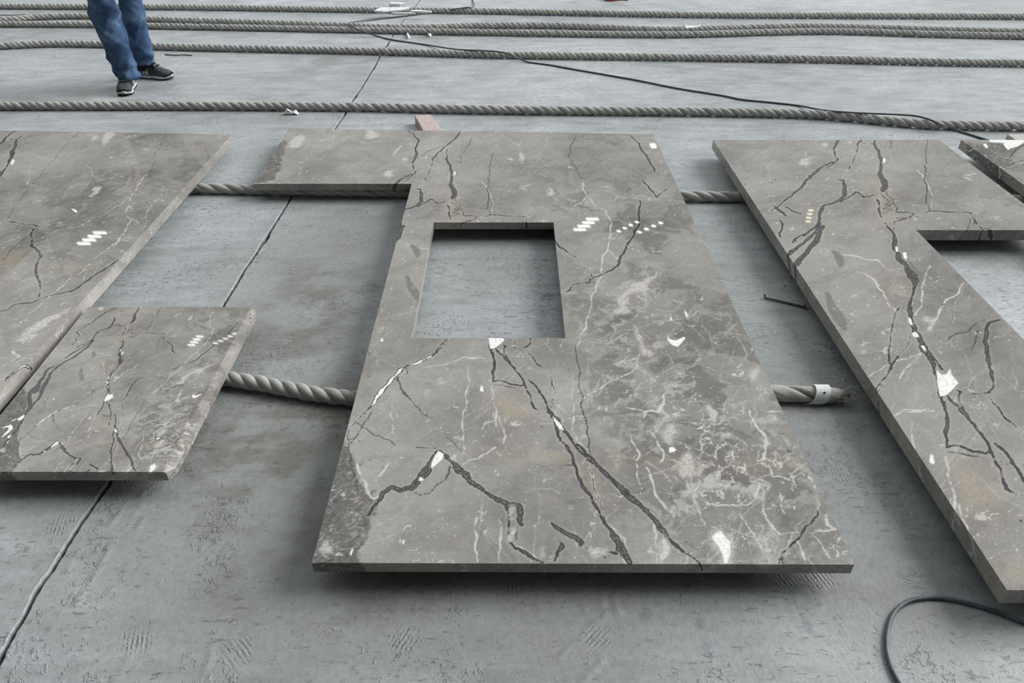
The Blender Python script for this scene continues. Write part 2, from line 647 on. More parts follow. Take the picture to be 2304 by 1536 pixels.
# kinds: D dark vein, K crack, H light hairline, B white body, P pale soft body, g grey oval, Z dark zone, T tan, V white vein with dark rim, R rust
SHEET = [
 # --- seen on the middle slab, far half
 ('D', 'C', 'b', '470,120,8 500,140,12 535,180,16 525,215,14 522,260,18 515,290 497,330,10 500,350 517,378,12 500,400 465,425,8 415,447,6'),
 ('D', 'C', 'b', '795,130,14 770,170 720,210,12 680,245,14 640,285,16 620,300,8 618,340 600,390 575,440,6 570,480'),
 ('K', 'C', 'b', '520,290,4 560,278 600,250 640,240 700,215'),
 ('D', 'C', 'b', '510,488,10 545,490,18 555,520,22 555,560,24 530,590 500,605,12 470,608,8'),
 ('D', 'C', 'b', '640,290,8 665,300 700,300,12 715,300,10'),
 ('D', 'C', 'b', '712,230,6 712,300,14 735,340,20 742,375,24 745,410,12 742,440,18 755,490,34 760,530,40 750,550,20'),
 ('D', 'C', 'b', '530,600,14 570,580,12 612,550 650,578,14 700,568,12'),
 ('D', 'C', 'b', '715,590,12 725,640,14 738,680,10'),
 ('K', 'C', 'b', '770,550,4 800,590 825,635 815,655'),
 ('K', 'C', 'b', '745,570,3 780,600 760,620 800,610 745,640 800,640 760,655 740,658'),
 ('D', 'C', 'b', '820,635,8 815,655,12 870,655,14 905,665,10 880,680,12 815,685,10'),
 ('D', 'C', 'b', '935,668,5 985,650,12 1030,652 1100,658,14 1150,660,10 1195,663,12 1215,662,6'),
 ('D', 'C', 'b', '1195,668,8 1205,690,10'),
 ('K', 'C', 'b', '1010,260,4 990,310,5 985,360 970,420,6 975,450,5 968,500,7 972,580 985,645'),
 ('K', 'C', 'b', '865,170,2 830,235 800,290 790,330'),
 ('K', 'C', 'b', '1520,150,4 1495,210,6 1490,245 1475,275,5 1500,330 1545,390 1565,430'),
 ('H', 'C', 'b', '1565,430,5 1570,470,8 1588,525 1625,570,6 1650,600,5 1720,625,8 1735,680 1748,710,10 1740,780 1730,830,9 1725,870,10 1690,930 1680,1010,9 1660,1080,8 1620,1180,6 1610,1260,8 1590,1350,10 1550,1410,8 1525,1480'),
 ('H', 'C', 'b', '1588,525,4 1570,560 1510,600 1500,630'),
 ('H', 'C', 'b', '1600,490,4 1720,500,3 1800,540,4 1880,545 1990,550 2120,560'),
 ('H', 'C', 'b', '1725,870,5 1750,885 1765,910 1785,930'),
 ('H', 'C', 'b', '370,270,6 390,250 430,215 410,240 375,275'),
 ('H', 'C', 'b', '990,640,3 1000,560 960,480 930,440'),
 ('H', 'C', 'b', '1060,150,4 1110,180 1170,220'),
 ('D', 'C', 'b', '1825,150,6 1870,155,10 1920,200,14 1950,260,20 1985,310,16 2010,350,14 2020,400,8 1990,410,6 1985,440,5'),
 ('D', 'C', 'b', '1940,430,12 1980,470,14 2010,510 2030,545,10 2060,515 2100,485 2140,470,7'),
 ('K', 'C', 'b', '1850,150,5 1930,158,4 2005,155'),
 ('D', 'C', 'b', '1925,560,12 1920,610,18 1920,680 1925,710,14 1890,760,16 1860,820,18 1830,880 1795,940 1785,975 1750,1000,16 1690,1025,12 1650,1040,14 1615,1055 1610,1075 1550,1080,12 1510,1088 1490,1115,14 1470,1135,10 1425,1138,6'),
 ('D', 'C', 'b', '1395,810,8 1410,840 1440,880,6 1500,925 1560,970 1600,1000,8 1630,1040,10'),
 ('P', 'C', 'b', '2090,1010 2020,1050 1970,1090 1985,1150 1970,1210 1955,1190 1940,1140 1890,1135 1850,1170 1850,1220 1870,1260 1820,1270 1770,1280 1740,1310 1750,1260 1790,1220 1780,1170 1830,1130 1880,1095 1960,1050 2040,1015'),
 ('P', 'C', 'b', '1900,1345 1925,1400 1960,1470 2010,1520 1980,1536 1930,1530 1910,1440'),
 ('R', 'C', 'b', '1945,1430,5 1970,1480,6 1995,1510,4'),
 ('R', 'C', 'b', '1832,1200,4 1838,1175,5 1850,1160,3'),
 ('B', 'C', 'b', '2095,1400 2110,1430 2150,1440 2205,1415 2215,1425 2180,1465 2160,1480 2130,1470 2100,1440'),
 ('B', 'C', 'b', '2200,1240 2225,1270 2230,1300 2215,1290'),
 ('B', 'C', 'b', '2120,1280 2130,1310 2120,1320 2115,1300'),
 ('P', 'C', 'b', ell(1115, 305, 14, 18)), ('P', 'C', 'b', ell(1183, 295, 18, 38)), ('B', 'C', 'b', ell(762, 390, 7, 14)),
 ('P', 'C', 'b', ell(1365, 505, 18, 26)), ('P', 'C', 'b', ell(350, 400, 30, 18)), ('P', 'C', 'b', ell(450, 300, 9, 9)),
 ('P', 'C', 'b', ell(240, 150, 44, 26)),
 ('g', 'C', 'b', '480,835 510,840 545,875 545,910 525,925 510,895'),
 ('g', 'C', 'b', '450,1030 475,1035 500,1090 540,1130 560,1180 550,1215 500,1170 465,1110'),
 ('Z', 'C', 'i', '1845,905 1858,925 1820,1060 1790,1165 1640,1190 1600,1165 1740,1000'),
 ('P', 'C', 'i', '1900,890 1960,870 1975,900 1940,960 1880,950 1885,920'),
 # --- middle slab, near half
 ('V', 'C', 'c', '1005,35,6 970,80,10 920,125,14 880,150,30 800,190,34 745,200,16 700,225,34 650,280,30 610,330,30 570,380,40 540,425,34 510,465,16 485,490,8 440,535,6 400,575 375,605'),
 ('K', 'C', 'c', '735,215,6 745,250,6 735,255'),
 ('K', 'C', 'c', '375,605,8 378,680 385,760 400,860,7 425,930 440,985,5'),
 ('K', 'C', 'c', '390,690,4 450,600 475,555 520,495'),
 ('K', 'C', 'c', '430,560,5 470,590 530,635 600,660 670,700,4'), ('K', 'C', 'c', '800,715,3 870,718 930,725,4'),
 ('K', 'C', 'c', '660,280,4 690,300,8 700,345 740,395 790,450,6 830,490,5 900,540,3'), ('K', 'C', 'c', '990,650,6 1040,690 1090,740,5'),
 ('Z', 'C', 'c', '340,730 385,800 440,880 490,960 505,1020 560,1040 560,1080 500,1150 490,1250 450,1430 430,1520 100,1520 240,1080 300,870'),
 ('D', 'C', 'c', '500,1140,24 550,1070,34 590,1000,40 640,965,40 700,985,44 770,970,50 830,900,56 870,850,60 910,780,40 935,735,16'),
 ('B', 'C', 'c', '935,735 975,755 965,790 920,830 890,850 895,810 915,770'), ('B', 'C', 'c', ell(830, 915, 16, 14)),
 ('D', 'C', 'c', '945,730,10 980,760,24 1020,800,36 1060,850,46 1110,880,52 1140,930,44 1190,960,36 1240,1000,30 1290,1030,32 1330,1050,44 1380,1080,44 1445,1075,30 1455,1130,44 1460,1200,36'),
 ('D', 'C', 'c', '1340,1060,14 1375,1110,20 1385,1180 1380,1250 1370,1300,16 1420,1345,28 1480,1375,32 1550,1420,32 1600,1440,24'),
 ('D', 'C', 'c', '1440,1210,14 1430,1280,12 1420,1310'),
 ('P', 'C', 'c', '1405,1080 1420,1140 1445,1180 1430,1220 1420,1250 1405,1290 1380,1295 1395,1240 1410,1190 1400,1140'),
 ('H', 'C', 'c', '1385,1290,8 1420,1330 1480,1365 1550,1405,6'),
 ('K', 'C', 'c', '775,990,8 820,1015,9 880,1005 930,950 985,915,10 1005,880,12 1015,835'),
 ('D', 'C', 'c', '1650,1190,24 1700,1230,36 1770,1270,40 1840,1310,44 1830,1335,20'), ('D', 'C', 'c', '1680,1290,8 1720,1330,24 1690,1370,30 1670,1430,16'),
 ('D', 'C', 'c', '1860,1340,12 1930,1380,16 2000,1420 2040,1440,10'), ('D', 'C', 'c', '1990,1370,14 2060,1380,20'),
 ('D', 'C', 'c', '1260,35,14 1270,100,16 1285,150,20 1290,220 1285,290,22'),
 ('D', 'C', 'c', '1285,300,20 1340,295,14 1400,320,22 1460,330,14 1475,310,10'), ('K', 'C', 'c', '1285,320,8 1350,328 1420,340,8'),
 ('D', 'C', 'c', '1300,95,14 1350,140,22 1390,190,20 1430,240,18 1470,290,14 1490,340,18 1520,390,16 1525,440 1540,470 1600,490,10 1640,500,12'),
 ('D', 'C', 'c', '1500,290,14 1560,340 1600,400,18 1640,490,22 1690,550,36 1730,610,28 1780,680,22 1830,740 1890,800 1960,860 2040,940,24 2120,1020,28 2200,1080 2234,1110'),
 ('D', 'C', 'd', '0,695,24 70,770 150,850 250,950,32 350,1040,40 430,1110,42 500,1190 550,1260,36 620,1330,30 700,1390,20 760,1440,16 800,1500,14'),
 ('B', 'C', 'c', '1655,515 1680,540 1715,575 1730,612 1700,600 1670,560'),
 ('D', 'C', 'c', '1640,500,14 1680,580,22 1690,640 1740,700,20 1780,760 1800,830,24 1830,920,26 1880,1000 1940,1100,24 1980,1180,20 2020,1230,36 2060,1300,46 2100,1370,52 2140,1440,40'),
 ('K', 'C', 'c', '1740,830,8 1800,830'),
 ('H', 'C', 'c', '1860,790,14 1880,830,16 1910,890 1920,980 1960,1060 1975,1110,12'), ('K', 'C', 'c', '1805,70,6 1810,150 1830,240 1820,300 1830,360 1845,420 1850,510,7 1880,590 1890,680,6 1900,770'),
 ('K', 'C', 'c', '1860,790,6 1880,830 1910,890,8 1920,980 1960,1060 1975,1110,6'), ('H', 'C', 'c', '1980,1190,12 2060,1240 2110,1290 2105,1370 2095,1400 2115,1440'),
 ('D', 'C', 'c', '1490,100,8 1540,160,12 1600,220 1650,280,10 1670,360,6 1685,420 1685,500 1710,560'),
 ('H', 'C', 'c', '1785,430,4 1790,520 1780,590 1800,640 1825,690 1860,715 1900,760'), ('H', 'C', 'c', '1275,340,6 1285,430 1305,500,8 1305,580,5'),
 ('H', 'C', 'c', '1320,520,4 1350,600 1345,690'), ('H', 'C', 'c', '850,215,4 980,195,5 1090,155,6 1230,155'), ('H', 'C', 'c', '1215,600,4 1240,560 1300,540'),
 ('H', 'C', 'c', '1095,820,14 1140,790 1190,785,8 1240,755,12 1300,715,8'), ('H', 'C', 'c', '650,450,6 655,560,10 655,630,6'),
 ('H', 'C', 'c', '1130,200,3 1120,350 1090,500,6 1100,620 1105,730,5'), ('H', 'C', 'c', '430,820,14 450,880,12 480,930,10 505,1010,14 540,1040,14 600,1000,4'),
 ('H', 'C', 'c', '1180,1160,6 1160,1220 1180,1280,8 1185,1430,10'), ('H', 'C', 'c', '1320,1170,8 1330,1260 1330,1340,10 1320,1430,8'), ('H', 'C', 'c', '560,900,4 600,860,6 630,810,3'),
 ('B', 'C', 'c', ell(1212, 348, 12, 20)), ('B', 'C', 'c', ell(585, 40, 9, 14)), ('P', 'C', 'c', ell(870, 370, 12, 28, .6)), ('B', 'C', 'c', ell(720, 1310, 9, 18)),
 ('P', 'C', 'c', ell(560, 1185, 8, 14)), ('B', 'C', 'c', ell(395, 1370, 8, 28, .3)), ('P', 'C', 'c', ell(232, 1345, 26, 32)), ('P', 'C', 'c', ell(950, 290, 7, 16)),
 ('P', 'C', 'c', ell(1590, 1370, 14, 34)), ('P', 'C', 'c', ell(1960, 1365, 44, 22)), ('P', 'C', 'c', ell(1040, 775, 12, 10)),
 ('T', 'C', 'c', '1740,650 1780,690 1850,800 1920,890 1960,1060 1960,1110 1900,1000 1830,880 1800,760'),
 ('T', 'C', 'c', '1250,725 1600,745 2200,780 2200,830 1700,805 1250,780'), ('T', 'C', 'd', '0,760 300,780 900,800 1400,790 1450,860 1000,860 300,830 0,810'),
 ('T', 'C', 'c', '1310,360 1480,350 1500,560 1400,640 1320,560'),
 ('B', 'C', 'd', '870,1250 900,1240 930,1280 960,1310 960,1380 940,1445 920,1445 910,1390 880,1330 840,1280'),
 ('P', 'C', 'd', '850,1225 900,1215 950,1270 985,1310 985,1400 960,1455 900,1455 885,1390 850,1330 815,1280'), ('B', 'C', 'd', ell(592, 730, 24, 18)), ('P', 'C', 'd', ell(310, 300, 36, 13)), ('P', 'C', 'd', ell(255, 195, 30, 14)), ('P', 'C', 'd', ell(1110, 260, 30, 56, .2)),
 ('P', 'C', 'd', ell(690, 830, 58, 84)), ('P', 'C', 'd', ell(935, 640, 40, 18)), ('P', 'C', 'd', ell(850, 505, 22, 50, -.4)), ('P', 'C', 'd', ell(570, 640, 50, 60)),
 ('P', 'C', 'd', ell(1190, 690, 24, 22)), ('P', 'C', 'd', ell(1225, 540, 40, 24)), ('P', 'C', 'd', ell(770, 850, 20, 50)), ('P', 'C', 'd', ell(540, 1340, 40, 60)), ('P', 'C', 'd', ell(600, 1110, 30, 40)),
] + [('H', 'C', 'd', s) for s in (
 '330,640,8 370,720,12 390,770,14 360,800,10 370,880,12 390,950,8', '430,840,12 470,930,14 500,1030 560,1110', '640,880,8 700,970,14 730,1040 760,1110,10 800,1200',
 '460,620,10 500,690,12 540,750,14 520,810,10', '800,1070,10 870,1080,18 950,1080,14 1050,1080,12 1110,1050,14 1130,1000,16 1140,940,12 1080,930,10',
 '1130,1050,10 1170,1130,12 1210,1190,14 1260,1250 1300,1280,8', '1010,1130,10 1060,1200,12 1110,1260,14 1160,1350,12 1200,1420,8', '1050,820,8 1060,890,10',
 '1200,830,8 1230,900,14 1290,900,12 1330,920,10', '1270,1000,10 1280,1080,16 1300,1130,10', '1450,900,14 1490,970', '1080,480,12 1100,540 1160,620,20 1190,690,24 1180,740,14 1150,800,12',
 '560,350,10 540,440,18 510,490,24 430,490,20 410,530,12', '1160,485,8 1280,490,5', '270,460,8 330,470,12 420,490,8', '680,550,6 740,570,12 800,595,8',
 '1480,1270,10 1530,1320,14 1560,1370,10 1580,1410', '1560,1140,10 1570,1200,18 1620,1230,14 1490,1240,12', '1650,1280,16 1625,1330,12 1630,1400,8', '1380,1300,10 1410,1370,16 1430,1430,12',
 '970,740,8 985,800,10', '770,650,8 780,730,12', '480,1200,14 490,1290,12', '540,1300,30 560,1370 530,1410', '440,1370,16 520,1390,14 570,1420,12', '60,390,4 150,340 280,270 370,210,6 390,130,8',
 '240,190,8 300,170 360,160 390,130')] + [
 ('D', 'C', 'd', '1510,1110,12 1510,1140,14 1470,1190,16 1410,1250 1360,1310,18 1310,1360,16 1280,1400 1265,1445,12'), ('K', 'C', 'd', '1290,1400,6 1290,1445'),
 # --- seen on the right-hand slab (parts cut away or hidden on the middle one)
 ('D', 'R', 'e', '1060,1050,22 980,1090,24 920,1140,30 880,1190,26 820,1245,20 760,1295,16 720,1330,14 640,1380,8'),
 ('D', 'R', 'e', '1080,1310,34 1060,1320,30 1010,1330,26 985,1370,28 980,1420,18 970,1450,20 920,1490,26 880,1525'),
 ('D', 'R', 'f', '990,0,14 960,60,34 900,110 840,160 790,200,44 745,240,36 700,290,30'), ('D', 'R', 'f', '880,70,14 820,110,18 800,140,10'),
 ('D', 'R', 'e', '690,1335,18 730,1370,30 760,1395,24'), ('D', 'R', 'e', '760,1340,12 860,1385,16'), ('D', 'R', 'e', '725,1425,16 735,1480 725,1536'),
 ('D', 'R', 'l', '60,250,24 110,320,30 150,370,36 165,440,50 160,500,60 180,560 200,640,70 250,690 300,760,80 350,830,100 390,890,100 390,950,60 375,1010,30 355,1080,24 335,1160,40 325,1230,60 340,1280,50 345,1340,60 380,1420 410,1490,66 450,1536,56'),
 ('D', 'R', 'l', '150,330,20 160,260,14 160,240,20 220,225,34 300,205,24 380,195,12 455,180,16'),
 ('B', 'R', 'l', '170,510 200,530 205,570 180,580 170,545'), ('B', 'R', 'l', '250,580 290,580 305,640 290,670 265,640'), ('B', 'R', 'l', '310,1310 340,1310 365,1380 360,1410 325,1370'),
 ('B', 'R', 'l', '350,1490 390,1460 430,1500 435,1530 380,1525'), ('g', 'R', 'l', '310,660 450,810 455,920 420,950 360,900 310,780'),
 ('D', 'R', 'f', '1590,690,30 1630,760,40 1680,850,46 1720,920,36 1740,1000,20 1750,1090 1765,1140,20'), ('D', 'R', 'f', '1720,880,12 1770,950,20 1800,975,8'),
 ('B', 'R', 'f', ell(1655, 815, 10, 26, -.6)), ('B', 'R', 'f', '1735,950 1770,985 1800,985 1825,945 1835,985 1880,1040 1840,1085 1800,1120 1760,1130 1750,1090 1740,1030'),
 ('D', 'R', 'f', '1860,1080,10 1890,1100,20 1880,1150,30 1900,1200,30'), ('P', 'R', 'f', ell(1870, 1160, 12, 26, -.6)),
 ('D', 'R', 'f', '1500,545,8 1465,620,12 1445,700,14 1435,800 1430,900,16 1440,940'), ('D', 'R', 'f', '1570,720,10 1555,780,16 1520,830,14 1470,890,18 1440,950 1400,1010 1350,1070,16 1310,1120 1290,1160'),
 ('D', 'R', 'f', '2150,630,16 2080,650,24 2060,700,30 2050,770,32 2065,850 2080,930,28 2095,1000,24 2110,1060,20 2075,1105,14 2000,1110 1940,1110,12 1880,1090'),
 ('D', 'R', 'l', '1040,190,24 1060,240,30 1085,270,18 1150,330,22 1210,390 1280,430 1350,440,18'), ('D', 'R', 'l', '1050,250,14 1010,310 1000,380 985,435,12'),
 ('D', 'L', 'k', '245,950,18 300,995,22 325,1035 300,1080,20 280,1140 290,1190,22 315,1245,14'), ('K', 'L', 'k', '240,855,5 190,895,6 130,945,7 70,1000,8 20,1075'),
 ('H', 'R', 'f', '1130,210,8 1200,215,10 1350,245,12 1400,290,8'), ('H', 'R', 'f', '1220,320,6 1300,350 1360,420,12 1410,490,12 1480,580,8'), ('H', 'R', 'f', '1700,280,10 1650,400,12 1640,500,10 1600,600,14'),
 ('H', 'R', 'f', '1920,390,10 1880,460,14 1800,500,12 1760,560,14 1720,640,20'), ('H', 'R', 'f', '1510,1215,10 1600,1220,12 1690,1205'), ('H', 'R', 'f', '1300,1000,6 1400,930 1560,880 1640,850'),
 ('H', 'R', 'f', '1640,840,6 1560,930 1500,1010'), ('K', 'R', 'f', '1810,760,3 1880,720 1950,700 2000,650'), ('K', 'R', 'f', '1960,820,3 1990,760 2000,700'),
 ('P', 'R', 'f', ell(1205, 485, 22, 16)), ('P', 'R', 'f', ell(1705, 650, 40, 50)), ('P', 'R', 'e', ell(880, 1050, 44, 24)), ('P', 'R', 'f', ell(1260, 810, 8, 24)),
 ('T', 'R', 'f', '1400,300 1560,420 1540,520 1420,520 1380,400'), ('T', 'R', 'e', '1300,1150 1440,1200 1480,1420 1380,1500 1320,1300'),
 # --- seen on the small slab (rim of the block, missing elsewhere)
 ('D', 'S', 'h', '310,830,16 270,850,18 240,900,20 200,980,22'), ('D', 'S', 'h', '540,680,12 480,735,14 400,790 330,830 290,870,18 240,980'),
 ('D', 'S', 'j', '600,0,40 530,90,44 470,140,44 410,220,54 420,320 420,400,60 360,490,36 300,600 250,700 180,780 90,870 0,1000'), ('D', 'S', 'j', '690,0,40 640,80,44 580,160 560,240 490,330,36 430,400'),
 ('K', 'S', 'j', '590,280,8 610,330 620,380'), ('K', 'S', 'j', '740,500,12 730,560,10 760,620,6'),
 ('B', 'S', 'j', '340,500 330,550 280,590 230,580 260,550 310,520'), ('B', 'S', 'j', '160,640 180,700 100,770 10,840 60,770 120,710 110,680 20,700 80,665'),
 ('B', 'S', 'j', '165,785 130,835 100,830 110,800'), ('B', 'S', 'j', '140,855 100,905 90,890'), ('B', 'S', 'j', '235,550 200,590 150,600 190,575'), ('P', 'S', 'j', ell(30, 1000, 34, 26)),
 ('Z', 'S', 'j', '-40,540 340,120 380,240 400,300 340,470 330,560 240,700 240,850 270,960 270,1050 310,1075 200,1160 130,1290 90,1400 -300,1400 -400,900'),
]
# the left slab was sawn from another sheet: its own veins
LEFT = [
 ('D', 'X', 'k', '-60,240,30 0,150,24 40,110,20 70,85,16 125,45,16'), ('D', 'X', 'k', '60,95,12 90,120,14 130,125,18 170,90,12 200,60,8'),
 ('D', 'X', 'k', '130,125,14 115,180,26 95,240,36 70,285,24 40,340,10 15,370,30 -20,420,30'),
 ('B', 'X', 'k', '80,300 105,265 118,285 95,325'), ('K', 'X', 'k', '620,60,3 545,130,4 490,185 430,270,6 380,320 330,380,7 270,455 215,500,6 160,590 110,650 50,750'),
 ('K', 'X', 'k', '1305,80,5 1270,150,6 1240,200,7 1215,280 1195,345,6 1160,390,4'),
 ('H', 'X', 'k', '1160,390,8 1110,440,10 1080,490,12 1040,550,8 1015,610,6 990,690'), ('H', 'X', 'k', '990,710,8 1035,740,10 1085,775,6'),
 ('H', 'X', 'k', '1035,745,8 1000,800,9 940,890,12 890,940,10 820,1000 740,1060,9 660,1135,8 600,1185 530,1225 450,1300,7 380,1360 300,1430,5 200,1500'),
 ('H', 'X', 'k', '660,1135,6 680,1150 660,1190 655,1225'), ('H', 'X', 'k', '1110,480,4 1210,500,8 1260,515,8 1396,525,4'), ('H', 'X', 'k', '1040,560,4 960,620 880,660 780,720,5 640,790 450,830 330,890'),
 ('H', 'X', 'k', '940,890,5 920,930 895,970'), ('H', 'X', 'k', '680,310,4 720,370 760,420'),
 ('D', 'X', 'k', '-20,765,12 30,768 60,760,16 130,772,14 200,785,16 290,795,16 310,788,8'), ('D', 'X', 'k', '290,795,14 265,820,18 240,870 250,920,20 245,950 300,995,24 325,1035 300,1080,22 280,1140,24 290,1190,26 315,1245,16 318,1300,14 310,1360'),
 ('K', 'X', 'k', '240,855,5 190,895,6 130,945,7 70,1000,8 20,1075'),
 ('D', 'X', 'k', '1000,1010,10 960,1040,12 900,1080,16 830,1130,20 750,1180 680,1230,22 620,1275 560,1310 480,1325,20 400,1340,16 345,1362 310,1370,18 250,1400 150,1405 100,1420 50,1460,18 -20,1470'),
 ('P', 'X', 'k', ell(740, 115, 20, 38, .6)), ('P', 'X', 'k', ell(840, 110, 30, 60, .7)), ('P', 'X', 'k', ell(745, 525, 26, 52, .6)), ('B', 'X', 'k', ell(585, 675, 10, 30, -1.0)),
 ('g', 'X', 'k', '730,410 690,480 640,530 630,590 720,585 800,560 830,500 800,460'),
 ('T', 'X', 'k', '0,1080 100,1000 200,960 240,1000 120,1140 20,1260'), ('T', 'X', 'k', '340,1110 480,1080 640,1110 600,1160 450,1160'),
 ('P', 'X', 'h', '420,480 330,520 260,545 160,610 110,660 190,640 250,610 300,570 350,545'), ('P', 'X', 'h', '70,690 160,640 220,640 150,690'), ('R', 'X', 'h', '370,535,5 330,560,5 290,590,4'),
 ('V', 'X', 'h', '215,800,16 180,810,26 130,830,24 80,865,20 30,910,12 -20,960,8'), ('H', 'X', 'h', '70,740,10 110,770,14 60,800,8'),
 ('H', 'X', 'k', '240,320,5 235,400 215,470'), ('H', 'X', 'k', '1290,480,5 1240,580 1180,650 1130,800,8'),
]
FAR = [
 ('Z', 'X', 'm', '590,640 700,600 820,560 1100,570 1130,640 1170,690 1320,650 1290,780 1230,890 1100,960 960,930 760,760'), ('Z', 'X', 'm', '400,640 560,560 700,700 1040,960 1000,1060 700,830'),
 ('B', 'X', 'm', '770,590 830,575 870,650 830,650'), ('B', 'X', 'm', '880,555 1100,565 1115,620 1180,690 1210,655 1330,620 1424,560 1424,500 880,500'),
 ('D', 'X', 'm', '1424,590,40 1350,640,50 1270,700,40 1200,780,30'), ('D', 'X', 'm', '1100,960,30 1230,910 1330,860,24 1424,840'), ('D', 'X', 'm', '1130,980,24 1250,970 1340,940 1424,900'),
 ('K', 'X', 'm', '1040,960,10 1060,880 1010,840 1080,800'), ('K', 'X', 'm', '1290,1100,12 1350,1130 1424,1190'),
 ('H', 'X', 'm', '920,690,10 1000,740 1090,800'), ('H', 'X', 'm', '350,570,14 440,590 520,630,22 640,660,24 700,690,20'), ('H', 'X', 'm', '800,930,14 900,970 960,990,24 1040,940 1110,980'),
]


def hairs(lo, hi, own):
    """fine light hairlines that run through the whole block, thicker and shorter where it is brecciated"""
    r = np.random.default_rng(23)
    out = []
    for k in range(560):
        dense = k >= 390
        if dense:
            x, y = r.normal(.52, .22), r.normal(1.55, .42)
            n, st, w = r.integers(3, 8), .022, r.uniform(.0018, .0060)
        else:
            x, y = r.uniform(-1.6, 1.0), r.uniform(.6, 4.4)
            n, st, w = r.integers(3, 13), .03, r.uniform(.0008, .0030)
        a = r.normal(1.25, .5) if r.random() < .72 else r.uniform(0, 3.14)
        pts = [(x, y, w * .6)]
        for i in range(n):
            a += r.normal(0, .26 if dense else .18)
            x += math.cos(a) * st
            y += math.sin(a) * st
            pts.append((x, y, w * r.uniform(.4, 1.2) * (1 - .5 * i / n)))
        q = np.array(pts)
        if own:
            pass
        if q[:, 0].max() > lo[0] and q[:, 0].min() < hi[0] and q[:, 1].max() > lo[1] and q[:, 1].min() < hi[1]:
            out.append(jitter(q, .2, 1))
    if hi[0] < -1.2:                       # the left slab lies outside the sheet: carry the pattern over
        for k in range(230):
            x, y = r.uniform(lo[0], hi[0]), r.uniform(lo[1], hi[1])
            a = r.normal(.75, .35) if r.random() < .8 else r.uniform(0, 3.14)
            w = r.uniform(.0015, .0042)
            pts = [(x, y, w)]
            for i in range(r.integers(3, 12)):
                a += r.normal(0, .2)
                x += math.cos(a) * .03
                y += math.sin(a) * .03
                pts.append((x, y, w * r.uniform(.4, 1.1)))
            out.append(jitter(np.array(pts), .2, 1))
    return out


